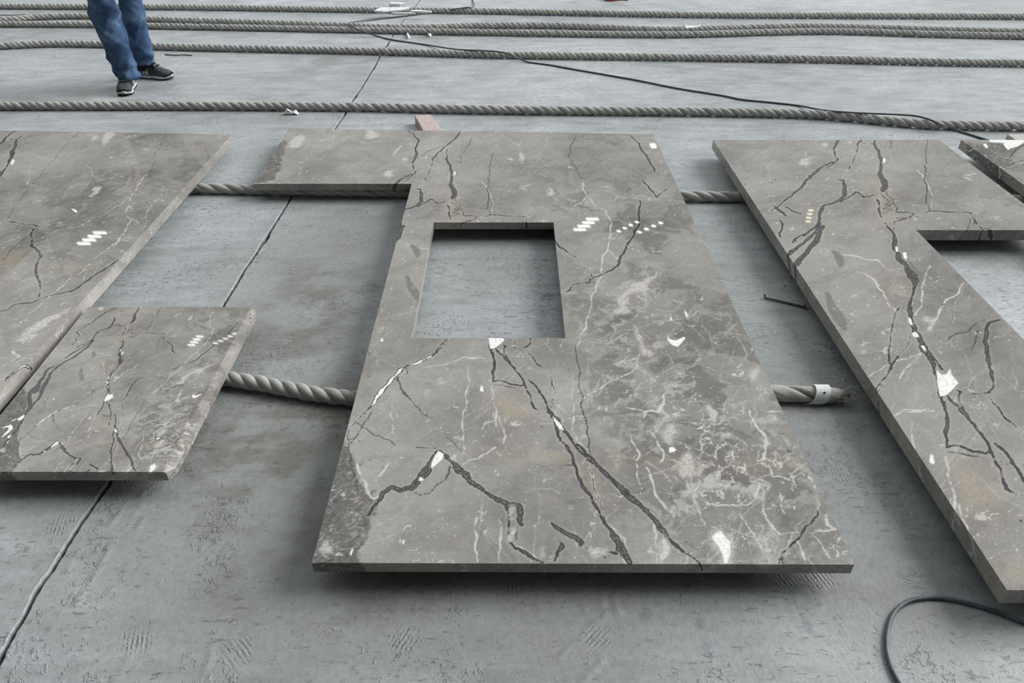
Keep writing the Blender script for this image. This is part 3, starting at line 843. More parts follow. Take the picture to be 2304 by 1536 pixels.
def paint(o, P, feats, noise_co, cloud):
    """store distances to the drawn veins on the vertices of a slab"""
    n = len(P)
    F = Field(P)
    A = {k: np.full(n, .05) for k in ('dk', 'ck', 'hl', 'h2', 'wh', 'pb', 'gs', 'zn', 'rs')}
    tn = np.full(n, .2)
    for kind, src, crop, s in feats:
        pl = parse(src, crop, s)
        pl[:, :2] = to_sheet(src, pl[:, :2])
        if kind in 'DKHRV':
            if kind in 'KH':
                pl[:, 2] = np.maximum(pl[:, 2], .0042)
            j = jitter(pl, .09 if kind in 'DV' else .11)
            if kind == 'V':
                F.line(A['dk'], j)
                k = j.copy()
                k[:, 2] -= .0075
                k = k.copy()
                seg = []
                for q in k:
                    if q[2] > .001:
                        seg.append(q)
                    else:
                        if len(seg) > 1:
                            F.line(A['wh'], np.array(seg))
                        seg = []
                if len(seg) > 1:
                    F.line(A['wh'], np.array(seg))
            else:
                F.line(A[{'D': 'dk', 'K': 'ck', 'H': 'hl', 'R': 'rs'}[kind]], j)
        elif kind == 'T':
            F.poly(tn, pl, .14)
        else:
            F.poly(A[{'B': 'wh', 'P': 'pb', 'g': 'gs', 'Z': 'zn'}[kind]], pl)
    for q in hairs(P.min(0), P.max(0), noise_co is not P):
        F.line(A['h2'], q, .015)
    # natural body of the stone: broad tone, clasts, pale clouds, web of calcite lines
    Q = noise_co
    warp = np.c_[fbm(Q, 7, 4, .55, 1), fbm(Q, 7, 4, .55, 2)]
    fine = np.c_[fbm(Q, 38, 3, .6, 3), fbm(Q, 38, 3, .6, 4)]
    W1 = Q + warp * .17
    W2 = W1 + fine * .035
    pl, dz = cloud(P)
    nb, nm = fbm(Q, 2.3, 3, .5, 5), fbm(W1, 11, 5, .66, 6)
    col = ramp_np(.5 + nb * .40 + nm * .30, [(.30, lin(119, 117, 113)), (.43, lin(137, 134, 130)), (.54, lin(148, 145, 140)), (.70, lin(162, 159, 154))])
    col = col * (1 - .20 * dz)[:, None]
    WD = np.c_[W2[:, 0] * 1.25 + W2[:, 1] * .35, W2[:, 1] * .72]
    ec, rc, _ = vor2(WD, 6.5, 1)
    col = mix_np(sstep(.35, .7, rc) * sstep(.05, .7, dz) * .62 * sstep(0, .016, ec), col, lin(98, 95, 92))
    col = mix_np(np.clip((.03 - tn) / .06, 0, 1) * (.3 + .7 * sstep(-.2, .15, nm)) * .42, col, lin(164, 152, 128))
    pn = fbm(W2, 14, 5, .66, 7)
    col = mix_np(np.clip(pl * sstep(.0, .28, pn) * .75, 0, 1), col, lin(192, 190, 185))
    zc = ramp_np(.5 + fbm(W2 + fine * .02, 42, 4, .72, 15) + fbm(Q, 6, 2, .5, 16) * .25, [(.22, lin(60, 58, 58)), (.42, lin(86, 83, 81)), (.58, lin(104, 101, 98)), (.72, lin(122, 119, 115)), (.88, lin(168, 165, 160))])
    zf = sstep(.005, -.005, A['zn'] + nm * .05)
    col = col + (zc - col) * (zf * .9)[:, None]
    e1, _, _ = vor2(W1, 4.2, 2)
    e2, _, _ = vor2(WD, 9.0, 3)
    e3, _, _ = vor2(W2, 21.0, 4)
    m1 = sstep(-.06, .14, fbm(Q, 4.1, 2, .5, 8))
    m2 = np.maximum(sstep(-.06, .16, fbm(Q, 3.2, 2, .5, 9)), pl)
    m3 = sstep(.0, .2, fbm(Q, 5, 2, .5, 10)) * (1 - .6 * pl)
    gate = sstep(-.18, .1, fbm(Q, 17, 2, .5, 11))
    wb = np.minimum(np.minimum(e1 - .0022 + (1 - m1 * gate) * .012, e2 - .0016 - pl * .0016 * gate + (1 - m2 * gate) * .010), e3 - .0012 - pl * .0012 + (1 - m3 * gate) * .008)
    e5, _, _ = vor2(WD * (1.0, .8) + warp * .05, 9.5, 7)
    g5 = sstep(-.25, .05, fbm(Q, 8, 2, .5, 17))
    wb = np.minimum(wb, e5 - .0034 * pl - .0006 + (1 - pl * g5) * .012)
    for sc_, rad_, thr_, of_ in ((24.0, .0036, .72, 5), (11.0, .0060, .86, 8), (45.0, .0022, .7, 9)):
        _, rs_, ds_ = vor2(W2, sc_, of_)
        wb = np.minimum(wb, ds_ - rad_ + (rs_ < thr_) * .02)
    fattr(o, 'wb', wb)
    e4, _, _ = vor2(W2, 5.0, 6)
    A['ck'] = np.minimum(A['ck'], e4 - .0010 + (1 - sstep(.12, .22, fbm(Q, 2.6, 2, .5, 12))) * .010)
    A['dk'] = A['dk'] + fbm(Q, 30, 3, .6, 13) * .0045
    A['hl'] = A['hl'] + fbm(Q, 34, 3, .6, 14) * .005
    del A['zn']
    A['pb'] = A['pb'] + pn * .05
    for k, v in A.items():
        fattr(o, k, v)
    cattr(o, 'body', col)
    vattr(o, 'tc', np.c_[Q, np.zeros(n)])


def sheet_cloud(P):
    """where the block is cloudy and brecciated (sheet coordinates)"""
    u, v = P[:, 0], P[:, 1]
    a = np.exp(-(((u - .55) / .26) ** 2 + ((v - 1.45) / .50) ** 2))
    b = .55 * np.exp(-(((u - .36) / .22) ** 2 + ((v - 2.15) / .30) ** 2))
    c = .28 * np.exp(-(((u - .45) / .5) ** 2 + ((v - 3.0) / .6) ** 2))
    pale = np.clip(a + b + c, 0, 1)
    d = np.exp(-(((u - .55) / .33) ** 2 + ((v - 1.75) / .65) ** 2)) + .7 * np.exp(-(((u - .5) / .45) ** 2 + ((v - 3.0) / .55) ** 2))
    return pale, np.clip(d, 0, 1)


def left_cloud(P):
    x, y = P[:, 0], P[:, 1]
    pale = .75 * np.exp(-(((x + 1.9) / .35) ** 2 + ((y - 1.85) / .3) ** 2)) + .3 * np.exp(-(((x + 2.0) / .6) ** 2 + ((y - 3.2) / .7) ** 2))
    d = .8 * np.exp(-(((x + 1.8) / .5) ** 2 + ((y - 2.9) / .7) ** 2))
    return np.clip(pale, 0, 1), np.clip(d, 0, 1)


def far_cloud(P):
    return np.full(len(P), .15), np.full(len(P), .4)


def slab(name, xs, ys, corner, holes, z0, z1, fx, fy, chip=None):
    """slab on a lattice: xs, ys = break lines, corner(i,j) -> x,y, holes = cells left out.
    fx(y), fy(y) = cell size. Returns object and the footprint point of every vertex."""
    V, Q, base = [], [], []

    def add_grid(Pg, flip=False):
        nu, nv = Pg.shape[:2]
        st = sum(len(v) for v in V)
        V.append(Pg.reshape(-1, 3))
        i, j = np.meshgrid(np.arange(nu - 1), np.arange(nv - 1), indexing='ij')
        a = (st + i * nv + j).ravel()
        q = np.stack([a, a + nv, a + nv + 1, a + 1], 1)
        Q.append(q[:, ::-1] if flip else q)

    nx, ny = len(xs) - 1, len(ys) - 1
    solid = {(i, j) for i in range(nx) for j in range(ny)} - set(holes)
    C = {(i, j): np.array(corner(i, j)) for i in range(nx + 1) for j in range(ny + 1)}
    ts = {}
    for j in range(ny):
        ya, yb = C[(0, j)][1], C[(0, j + 1)][1]
        y = ya
        lst = [0.0]
        while True:
            y += fy(y)
            if y >= yb - 1e-4:
                break
            lst.append((y - ya) / (yb - ya))
        lst.append(1.0)
        ts[('y', j)] = np.array(lst)
    for i in range(nx):
        w = abs(C[(i + 1, 0)][0] - C[(i, 0)][0])
        ts[('x', i)] = np.linspace(0, 1, max(2, int(w / fx) + 1))

    def edge(c0, c1, t):
        return c0[None] + (c1 - c0)[None] * t[:, None]

    for (i, j) in sorted(solid):
        u, v = ts[('x', i)][:, None, None], ts[('y', j)][None, :, None]
        p = (1 - u) * (1 - v) * C[(i, j)] + u * (1 - v) * C[(i + 1, j)] + (1 - u) * v * C[(i, j + 1)] + u * v * C[(i + 1, j + 1)]
        g = np.concatenate([p, np.full(p.shape[:2] + (1,), z1)], 2)
        add_grid(g)
        base.append(p.reshape(-1, 2))
        lo = np.array([[C[(i, j)], C[(i, j + 1)]], [C[(i + 1, j)], C[(i + 1, j + 1)]]])
        add_grid(np.concatenate([lo, np.full((2, 2, 1), z0)], 2), True)
        base.append(lo.reshape(-1, 2))
        for (di, dj, a, b, axis, out) in ((-1, 0, (i, j + 1), (i, j), ('y', j), (-1, 0)), (1, 0, (i + 1, j), (i + 1, j + 1), ('y', j), (1, 0)),
                                          (0, -1, (i, j), (i + 1, j), ('x', i), (0, -1)), (0, 1, (i + 1, j + 1), (i, j + 1), ('x', i), (0, 1))):
            if (i + di, j + dj) in solid:
                continue
            t = ts[axis]
            if a > b:
                t = 1 - t[::-1]
            e = edge(C[a], C[b], t)
            zz = np.linspace(z1, z0, 9)
            gz = np.empty((len(t), 9, 3))
            gz[:, :, :2] = e[:, None]
            gz[:, :, 2] = zz[None]
            add_grid(gz, True)
            dep = (z1 - zz)[None, :, None] * np.array(out)[None, None] * 1.0
            base.append((e[:, None] + dep).reshape(-1, 2))
    o = np_mesh(name, np.vstack(V), np.vstack(Q), MARBLE)
    return o, np.vstack(base)


# ------------------------------------------------------------------ the setting
# contraction joint between the two concrete bays
JP = [(945, 0), (930, 20), (904, 50), (884, 80), (868, 105), (857, 122), (845, 146), (829, 172), (812, 200), (803, 212), (790, 232), (772, 264), (752, 290),
      (657, 440), (638, 472), (604, 526), (592, 545), (575, 572), (552, 604), (530, 642), (500, 690), (380, 880), (243, 1090), (226, 1114), (180, 1180), (150, 1226), (116, 1284),
      (84, 1326), (60, 1374), (30, 1425), (0, 1478), (-40, 1536)]
JW = sorted([tuple(U(x, y))[:2] for x, y in JP], key=lambda p: p[1])
JW = [(JW[0][0] - .3, -4.0)] + JW + [(JW[-1][0] - .35, 26.0)]
jx = np.array([p[0] for p in JW])
jy = np.array([p[1] for p in JW])

ysf = np.r_[np.linspace(-4, .6, 12, endpoint=False), np.arange(.6, 3.0, .012), np.arange(3.0, 9.0, .022), np.linspace(9.02, 26, 20)]
offs = np.r_[0, .0012, .003, .007, np.arange(.03, 2.0, .015), np.arange(2.0, 5.6, .022), np.linspace(5.7, 16, 14)]


def wob(y, k):
    return .0014 * np.sin(y * 13 + k) + .0012 * np.sin(y * 47 + 2 * k) + .0010 * np.sin(y * 123 + k) + .0008 * np.sin(y * 291 + k) + .007 * np.maximum(0, np.sin(y * 9.3 + k * 3)) ** 6


def bay(side, ys, parent):
    x0 = np.interp(ys, jy, jx) + side * (.0045 + np.abs(wob(ys, 1.0 + side)))
    X = x0[:, None] + side * offs[None]
    Y = np.repeat(ys[:, None], len(offs), 1)
    Z = np.zeros_like(X)
    lip = .0011 * (1 + np.sin(ys * 23) + .5 * np.sin(ys * 91)) * (side < 0)
    Z[:, 0] = -.004
    Z[:, 1] = -.0005 + lip * .6
    Z[:, 2] = lip
    Z[:, 3] = lip * .6
    # outer skirt into the joint
    top = np.stack([X, Y, Z], 2)
    sk = top[:, :1].copy()
    sk[:, :, 2] = -.028
    g = np.concatenate([sk, top], 1)
    nv, nu = g.shape[:2]
    i, j = np.meshgrid(np.arange(nv - 1), np.arange(nu - 1), indexing='ij')
    a = (i * nu + j).ravel()
    q = np.stack([a, a + 1, a + nu + 1, a + nu], 1)
    if side < 0:
        q = q[:, ::-1]
    o = np_mesh('concrete_bay', g.reshape(-1, 3), q, CONCRETE, False)
    o.parent = parent
    P = g.reshape(-1, 3)[:, :2].copy()
    F = Field(P, .1)
    # soft brown patches: ground-in dirt, with shade beside the slabs painted in
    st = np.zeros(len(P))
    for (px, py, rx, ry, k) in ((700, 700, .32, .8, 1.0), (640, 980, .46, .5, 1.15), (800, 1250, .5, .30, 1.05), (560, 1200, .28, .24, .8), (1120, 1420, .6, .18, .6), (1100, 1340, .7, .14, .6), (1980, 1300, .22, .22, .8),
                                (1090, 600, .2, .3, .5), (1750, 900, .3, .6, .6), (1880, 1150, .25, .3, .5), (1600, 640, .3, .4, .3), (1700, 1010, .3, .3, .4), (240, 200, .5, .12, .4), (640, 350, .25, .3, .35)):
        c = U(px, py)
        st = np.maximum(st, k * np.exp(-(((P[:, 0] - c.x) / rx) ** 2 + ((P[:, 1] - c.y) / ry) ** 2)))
    n1, n2 = fbm(P, .7, 3, .55, 1), fbm(P, 4.5, 5, .62, 2)
    dr = fbm(np.c_[P[:, 0] * .42, P[:, 1] * 1.9] + .02 * n2[:, None], 8, 5, .68, 3)
    col = ramp_np(.5 + n1 * .35 + n2 * .32 + dr * .42, [(.30, lin(133, 137, 137)), (.44, lin(148, 153, 154)), (.56, lin(159, 164, 166)), (.72, lin(173, 178, 180))])
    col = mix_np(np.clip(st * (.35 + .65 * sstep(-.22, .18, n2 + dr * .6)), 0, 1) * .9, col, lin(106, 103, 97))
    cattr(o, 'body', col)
    fattr(o, 'rg', sstep(-.15, .25, n2 + .5 * n1))
    fattr(o, 'cr', sstep(-.05, .3, fbm(P, 3.4, 3, .5, 4)))
    sp = np.full(len(P), .08)
    for s in (ell(655, 498, 30, 24), ell(590, 598, 20, 12), ell(522, 718, 26, 18), ell(905, 792, 26, 10)):
        F.poly(sp, parse('W', 'o', s) if '905' not in s[:4] else parse('W', 'i', s))
    for s in ('800,900 840,910 830,960 800,980 840,1040 850,1100 900,1130 950,1180 930,1240 880,1200 840,1120 800,1000', '170,1110 240,1110 240,1180 180,1190', '210,1250 260,1260 280,1320 310,1350 280,1400 220,1330', '100,895 150,890 160,930 110,935'):
        F.poly(sp, parse('W', 'g', s))
    for s in (ell(1330, 935, 24, 12), ell(1350, 1165, 40, 26), ell(1298, 1368, 16, 10), ell(1350, 1368, 16, 8), ell(985, 1365, 18, 10)):
        F.poly(sp, parse('W', 'b', s))
    F.poly(sp, parse('W', 'q', ell(2180, 490, 36, 36)))
    fattr(o, 'sp', sp)
    ck = np.full(len(P), .06)
    for crop, s in (('i', '1150,455,3 1400,465 1700,470 1950,490 2250,488'), ('a', '240,465,4 330,465 440,485 610,485'), ('a', '1000,485,3 1100,487 1210,500'), ('e', '0,525,3 150,525 350,520 600,522'), ('e', '1830,760,2 1700,690'),
                    ('o', '655,315,5 700,322 740,325'), ('q', '150,540,5 260,620 400,680 560,730 800,780 1000,810'), ('q', '100,740,4 330,780 520,900'), ('a', '2120,760,3 2090,830 2060,860')):
        F.line(ck, jitter(parse('W', crop, s), .1), .04)
    fattr(o, 'ck', ck)
    # trowel and saw scratches running with the joint: raised slurry lines
    sr = np.full(len(P), .05)
    for s in ('710,380,4 660,460', '810,350,5 720,520', '900,380,5 800,540 680,700', '935,455,5 880,545', '1010,310,4 960,400', '530,650,4 450,780', '640,620,4 560,760', '740,620,5 640,780 590,860', '830,780,4 780,860 690,960', '630,980,4 590,1060',
              '540,940,4 490,1040', '410,1100,4 350,1180', '265,760,4 220,820', '900,1240,4 830,1380 770,1536', '1400,1260,4 1290,1536', '1500,1260,4 1430,1500', '940,280,4 910,330', '330,1180,4 180,1390'):
        F.line(sr, parse('W', 'o', s), .04)
    for s in ('1800,330,4 1815,460', '1890,330,4 1915,470', '1990,370,4 2010,500', '430,300,4 400,500', '500,440,4 490,520', '1530,300,3 1540,480'):
        F.line(sr, parse('W', 'q', s), .04)
    # a wheel track of little cross bars
    for s in ('1950,480 1630,770', '1920,760 1790,910'):
        (xa, ya), (xb, yb) = [tuple(map(float, t.split(','))) for t in s.split()]
        nbar = 26
        for k in range(nbar):
            t = k / (nbar - 1)
            cx, cy = xa + (xb - xa) * t, ya + (yb - ya) * t
            F.line(sr, parse('W', 'q', '%.0f,%.0f,5 %.0f,%.0f' % (cx - 9, cy - 6, cx + 9, cy + 6)), .02)
    fattr(o, 'sr', np.clip((.006 - sr) / .010, 0, 1))
    return o


floor = struct(mesh_obj('floor', [(-18, -4, -.028), (18, -4, -.028), (18, 26, -.028), (-18, 26, -.028)], [(0, 1, 2, 3)], JOINT))
YX = .866                       # cross joint at the photographer's feet, left bay only
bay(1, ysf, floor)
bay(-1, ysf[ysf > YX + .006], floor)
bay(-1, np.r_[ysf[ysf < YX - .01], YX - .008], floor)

# unseen hall: near wall and roof added to cut sky light, far wall with added glowing panes
WALL = simple('dusty_painted_wall', (122, 122, 120), (138, 138, 136), 1.2, .9, .2)
WALL_LIGHT = simple('white_painted_wall', (196, 198, 198), (212, 214, 214), 1.0, .9, .2)


def emitter(name, c, s):
    g = G(name)
    g.b.inputs['Emission Color'].default_value = c
    g.b.inputs['Emission Strength'].default_value = s
    g.m.cycles.emission_sampling = 'NONE'
    return g.fin(lin(230, 232, 234), .2, .5)


def box(name, lo, hi, mat, parent=None):
    x0, y0, z0 = lo
    x1, y1, z1 = hi
    V = [(x0, y0, z0), (x1, y0, z0), (x1, y1, z0), (x0, y1, z0), (x0, y0, z1), (x1, y0, z1), (x1, y1, z1), (x0, y1, z1)]
    F = [(0, 3, 2, 1), (4, 5, 6, 7), (0, 1, 5, 4), (1, 2, 6, 5), (2, 3, 7, 6), (3, 0, 4, 7)]
    return mesh_obj(name, V, F, mat, parent)


struct(box('wall_front', (-16, -3.4, 0), (16, -3.1, 9), WALL))  # out of view, added to keep the near floor and front faces dim
struct(box('wall_left', (-14.3, -3.1, 0), (-14, 20.0, 9), WALL))
struct(box('ceiling', (-14, -3.1, 5.6), (6.5, 1.8, 5.8), WALL))  # unseen part roof, added to block sky over the near floor
struct(box('wall_back', (-14, 20.0, 0), (16, 20.3, 14), WALL_LIGHT))
DAY = emitter('daylight_glazing', (.93, .97, 1, 1), .95)  # unseen glowing panes, added to replace sky light the far wall hides
GLARE = emitter('bright_louvre_glass', (1, 1, 1, 1), 10)  # unseen strips, added so the slab tops mirror bright dashes
FRAME = simple('window_frame_grey', (120, 122, 122), (138, 140, 140), 4, .6, .3)
WN = [0]


def added_window(x0, x1, z0, z1, mat, nx=4, nz=2, bar=.06):
    WN[0] += 1
    w = struct(box('window_%d' % WN[0], (x0, 19.94, z0), (x1, 19.99, z1), FRAME))
    for i in range(nx):
        for k in range(nz):
            dx, dz = (x1 - x0) / nx, (z1 - z0) / nz
            box('pane', (x0 + i * dx + bar / 2, 19.90, z0 + k * dz + bar / 2), (x0 + (i + 1) * dx - bar / 2, 19.938, z0 + (k + 1) * dz - bar / 2), mat, w)
    return w


for i in range(6):
    added_window(-13.5 + i * 4.9, -13.5 + i * 4.9 + 4.4, .6, 5.2, DAY, 4, 3)


def mirror_spot(px, py, zs):
    """place on the far wall that a slab top mirrors at this point of the photograph"""
    p = U(px, py, zs)
    d = Vector((p.x, p.y, zs - CAM_H))
    k = (19.9 - p.y) / d.y
    return p.x + d.x * k, zs - d.z * k


def glint_louvre(px, py, zs, n, w, h, gap, slant, mat=None):
    """short row of slanted bright strips high in the far wall"""
    x, z = mirror_spot(px, py, zs)
    WN[0] += 1
    fr = struct(box('window_%d' % WN[0], (x - w * .7 - abs(slant) * n / 2, 19.96, z - n * gap * .5 - h), (x + w * .7 + abs(slant) * n / 2, 19.99, z + n * gap * .5 + h), FRAME))
    for k in range(n):
        o = (k - (n - 1) / 2)
        xc, zc = x - slant * o, z + gap * o
        V = []
        for yy in (19.92, 19.955):
            V += [(xc - w / 2, yy, zc - h / 2), (xc + w / 2 - .05, yy, zc - h / 2), (xc + w / 2, yy, zc + h / 2), (xc - w / 2 + .05, yy, zc + h / 2)]
        mesh_obj('pane', V, [(0, 1, 2, 3), (7, 6, 5, 4), (0, 4, 5, 1), (1, 5, 6, 2), (2, 6, 7, 3), (3, 7, 4, 0)], mat or GLARE, fr)


glint_louvre(1319, 506, .085, 4, .40, .055, .115, .12)
glint_louvre(1413, 511, .085, 4, .15, .05, .10, .17)
glint_louvre(1463, 513, .085, 4, .16, .05, .10, .20)
glint_louvre(1470, 329, .085, 1, .2, .10, .1, .0)
glint_louvre(205, 537, .1, 4, .40, .06, .12, .20)
glint_louvre(439, 768, .085, 4, .26, .055, .115, .12)
glint_louvre(506, 763, .085, 5, .18, .045, .095, .18)
glint_louvre(1822, 487, .1, 4, .20, .045, .12, .0, emitter('warm_louvre_glass', (1, .86, .62, 1), 5))

# ------------------------------------------------------------------ the stone slabs
Z0 = .053
near = lambda y: .0042 if y < 1.9 else .0042 + (y - 1.9) * .0016
# middle slab: body with square cut-out, wing to the back left
cx = {0: -1.235, 1: -.471, 2: -.336, 3: .178, 4: .785}
cy = {0: 1.106, 1: 2.02, 2: 2.884, 3: 3.295, 4: 4.02}


def corner_c(i, j):
    x, y = cx[i], cy[j]
    y += (-.004 * (x - .15)) * 1.0 if j == 0 else 0
    if j == 4:
        y = 4.062 - (x + 1.24) * .046
    if i == 4:
        x = .795 - (y - 1.1) * .007
    if i == 1:
        x = -.466 - (y - 1.1) * .0045
    if i == 0:
        x = -1.222 if j <= 3 else -1.246
    return x, y


o, base = slab('stone_slab', [0] * 5, [0] * 5, corner_c, {(0, 0), (0, 1), (0, 2), (2, 1)}, Z0, .085, .0042, near)
paint(o, base, SHEET, base, sheet_cloud)
tag(o, 'large grey marble slab with square cut-out and a wing, in the middle of the floor', 'stone slab', 'marble slabs laid out on ropes')

# right slab with cut-out leaving the frame
rx = {0: 1.085, 1: 1.683, 2: 2.22, 3: 2.277}
ry = {0: 1.023, 1: 1.90, 2: 2.782, 3: 3.84}
corner_r = lambda i, j: (rx[i] + ((1.100 - .010 * (ry[j] - 1.02)) - 1.085 if i == 0 else 0), ry[j])
o, base = slab('stone_slab', [0] * 4, [0] * 4, corner_r, {(1, 1)}, Z0, .1, .0048, lambda y: .0048 if y < 1.9 else .0048 + (y - 1.9) * .0016)
sh = to_sheet('R', base)
paint(o, sh, SHEET, sh, sheet_cloud)
tag(o, 'thick grey marble slab on the right, its dark left edge running towards the camera', 'stone slab', 'marble slabs laid out on ropes')

# small slab, right corners clipped and long right edge chamfered
sx = {0: -1.503, 1: -.925, 2: -.905}
sy = {0: 1.402, 1: 1.424, 2: 2.19, 3: 2.213}


def corner_s(i, j):
    x, y = sx[i], sy[j]
    if i == 0 and j <= 1:
        x = -1.480
    if i == 2 and j == 0:
        x -= .014
    if i == 2 and j == 3:
        x -= .012
    return x, y


o, base = slab('stone_slab', [0] * 3, [0] * 4, corner_s, set(), Z0, .085, .0019, lambda y: .0019)
sh = to_sheet('S', base)
paint(o, sh, SHEET, sh, sheet_cloud)
me = o.data
vv = np.empty(len(me.vertices) * 3, dtype=np.float32)
me.vertices.foreach_get('co', vv)
vv = vv.reshape(-1, 3)
edge_x = -.905
f = np.clip((vv[:, 0] - (-.925)) / .020, 0, 1)
vv[:, 2] = np.minimum(vv[:, 2], .085 - .011 * f)
me.vertices.foreach_set('co', vv.ravel())
me.update()
tag(o, 'small grey marble slab with clipped corners, lying beside the left slab', 'stone slab', 'marble slabs laid out on ropes')

# left slab
lx = {0: -3.35, 1: -1.532}
ly = {0: 1.15, 1: 3.925}
corner_l = lambda i, j: (lx[i] + (.012 if (i, j) == (1, 1) else 0), ly[j] + (.085 if (i, j) == (0, 1) else 0))
o, base = slab('stone_slab', [0] * 2, [0] * 2, corner_l, set(), Z0, .1, .0052, lambda y: .0050 if y < 2.2 else .0050 + (y - 2.2) * .0018)
paint(o, base, LEFT, base + (3.7, 1.9), left_cloud)
tag(o, 'wide grey marble slab on the left with a pale sawn right edge', 'stone slab', 'marble slabs laid out on ropes')

# far right slab, dark and white
mx = {0: 2.395, 1: 3.3}
my = {0: 2.9, 1: 3.84}
o, base = slab('stone_slab', [0] * 2, [0] * 2, lambda i, j: (mx[i], my[j]), set(), Z0, .1, .006, lambda y: .007)
paint(o, base, FAR, base + (9.1, 4.3), far_cloud)
tag(o, 'dark and white veined slab corner at the far right edge', 'stone slab', 'marble slabs laid out on ropes')

# ------------------------------------------------------------------ ropes
RR = .026


def rope(pts, pitch, label, ends=(0, 0), hand=-1.0, R=RR, fat=.64):
    P, s = smooth_path(pts, .0085)
    root = empty('rope', tuple(P[len(P) // 2]))
    root.location.z = 0
    T, S, N = frames(P)
    n = len(P)
    env = np.ones(n)
    if ends[1]:
        env = np.clip((s[-1] - s) / ends[1], 0, 1) ** .45
    sides = 10
    a = np.linspace(0, 2 * np.pi, sides, endpoint=False)
    for k in range(3):
        ph = hand * 2 * np.pi * s / pitch + 2 * np.pi * k / 3 + .35 * np.sin(s * 3.1 + k)
        rad = np.cos(ph)[:, None] * S + np.sin(ph)[:, None] * N
        tan = -np.sin(ph)[:, None] * S + np.cos(ph)[:, None] * N
        jig = 1 + .05 * np.sin(s * 17 + k * 2) + .03 * np.sin(s * 41 + k)
        c = P + rad * (R * .485 * env)[:, None]
        # strand cross-section: wide along the tangent, flatter outwards
        ring = c[:, None] + (np.cos(a)[None, :, None] * rad[:, None] * (R * .515 * jig * env)[:, None, None] +
                             np.sin(a)[None, :, None] * tan[:, None] * (R * fat * jig * (.35 + .65 * env))[:, None, None])
        V = ring.reshape(-1, 3)
        i, j = np.meshgrid(np.arange(n - 1), np.arange(sides), indexing='ij')
        q = np.stack([(i * sides + j), (i * sides + (j + 1) % sides), ((i + 1) * sides + (j + 1) % sides), ((i + 1) * sides + j)], -1).reshape(-1, 4)
        o = np_mesh('strand', V, q, ROPE, True)
        uv = np.zeros((n, sides, 3))
        uv[:, :, 0] = s[:, None]
        uv[:, :, 1] = (a / (2 * np.pi))[None] * .06 + k * .11 + s[:, None] * .12
        vattr(o, 'ruv', uv.reshape(-1, 3))
        o.parent = root
        o.matrix_parent_inverse = Matrix.Translation(-root.location)
    tag(root, label, 'rope', 'thick twisted ropes on the floor')
    return root, P, s


def rp(pts, z=RR):
    return [U(x, y, z) for x, y in pts]


rope(rp([(-260, 10), (0, 14), (400, 16), (750, 21), (1090, 25), (1550, 33), (1900, 35), (2304, 37), (2560, 39)]), .124, 'rope nearest the top edge, with white foam shards against it')
front = [(-240, 54), (0, 54), (210, 55), (340, 58), (560, 62), (800, 67), (1000, 71), (1250, 75), (1400, 77), (1550, 77), (1730, 72), (1850, 70), (1960, 72), (2080, 76), (2304, 81), (2540, 84)]
rear = [(-240, 46), (0, 44), (90, 38), (200, 36), (340, 43), (560, 50), (760, 57), (860, 61), (960, 61.5), (1090, 57.5), (1250, 57.5), (1370, 62), (1480, 66.5), (1600, 64.5), (1730, 60.5), (1850, 59.5), (2080, 65.5), (2304, 71), (2540, 75)]
fw = rp(front)
rw = rp(rear)
fxs = [p.x for p in fw]
fys = [p.y for p in fw]
for p in rw:
    p.y = max(p.y, float(np.interp(p.x, fxs, fys)) + .056)
rope(fw, .132, 'front rope of the pair lying side by side near the top')
rear_root, RP_, RS_ = rope(rw, .130, 'rear rope of the pair lying side by side, with a frayed tuft')
rope(rp([(-200, 106), (0, 103), (100, 98.5), (210, 99), (340, 104), (500, 108), (800, 114), (1000, 120), (1170, 124), (1550, 129), (1850, 133), (2100, 139), (2304, 142), (2520, 144)]), .127, 'rope crossing the floor just behind the shoes')
rope(rp([(-160, 238), (0, 238), (400, 238), (800, 240.5), (1000, 245), (1300, 249), (1550, 251), (1800, 256), (1900, 262.5), (2000, 272), (2100, 280), (2304, 284), (2480, 287)]), .158, 'rope just behind the slabs, in front of the shoes')
rope(rp([(-260, 415), (250, 420), (430, 423), (575, 426), (900, 432), (1250, 437), (1535, 441), (1680, 443), (2000, 447), (2420, 450)]), .205, 'rope running under the far half of the slabs')
rope(rp([(-150, 820), (250, 828), (420, 840), (504, 851), (586, 863), (703, 885), (797, 896), (900, 903), (1020, 900)]), .146, 'rope curving out from under the small slab to the middle slab')
tag_root, TP, TS = rope(rp([(1300, 888), (1500, 886), (1733, 885), (1830, 887), (1912, 890)]), .26, 'frayed rope end with a white tag beside the right slab', ends=(0, .07), fat=.82)
HEMP = simple('loose_hemp', (150, 148, 142), (186, 184, 178), 60, .9, .1)


def fibres(parent, c, n, spread, length, name='frayed_fibres', dirx=1.0):
    bm_v, bm_f = [], []
    for k in range(n):
        a = c + Vector((random.uniform(-1, 1) * spread[0], random.uniform(-1, 1) * spread[1], random.uniform(-.3, 1) * spread[2]))
        d = Vector((dirx * random.uniform(-.2, 1), random.uniform(-.6, .6), random.uniform(-.5, .5))).normalized() * length * random.uniform(.4, 1)
        b = a + d
        b.z = max(b.z, .002)
        a.z = max(a.z, .002)
        m = (a + b) / 2 + Vector((0, 0, length * .12))
        r = .0011
        st = len(bm_v)
        for p in (a, m, b):
            for q in range(3):
                an = q * 2.094
                bm_v.append(p + Vector((0, math.cos(an) * r, math.sin(an) * r)))
        for s_ in range(2):
            for q in range(3):
                bm_f.append((st + s_ * 3 + q, st + s_ * 3 + (q + 1) % 3, st + s_ * 3 + 3 + (q + 1) % 3, st + s_ * 3 + 3 + q))
    o = mesh_obj(name, bm_v, bm_f, HEMP, parent)
    o['kind'] = 'stuff'
    return o


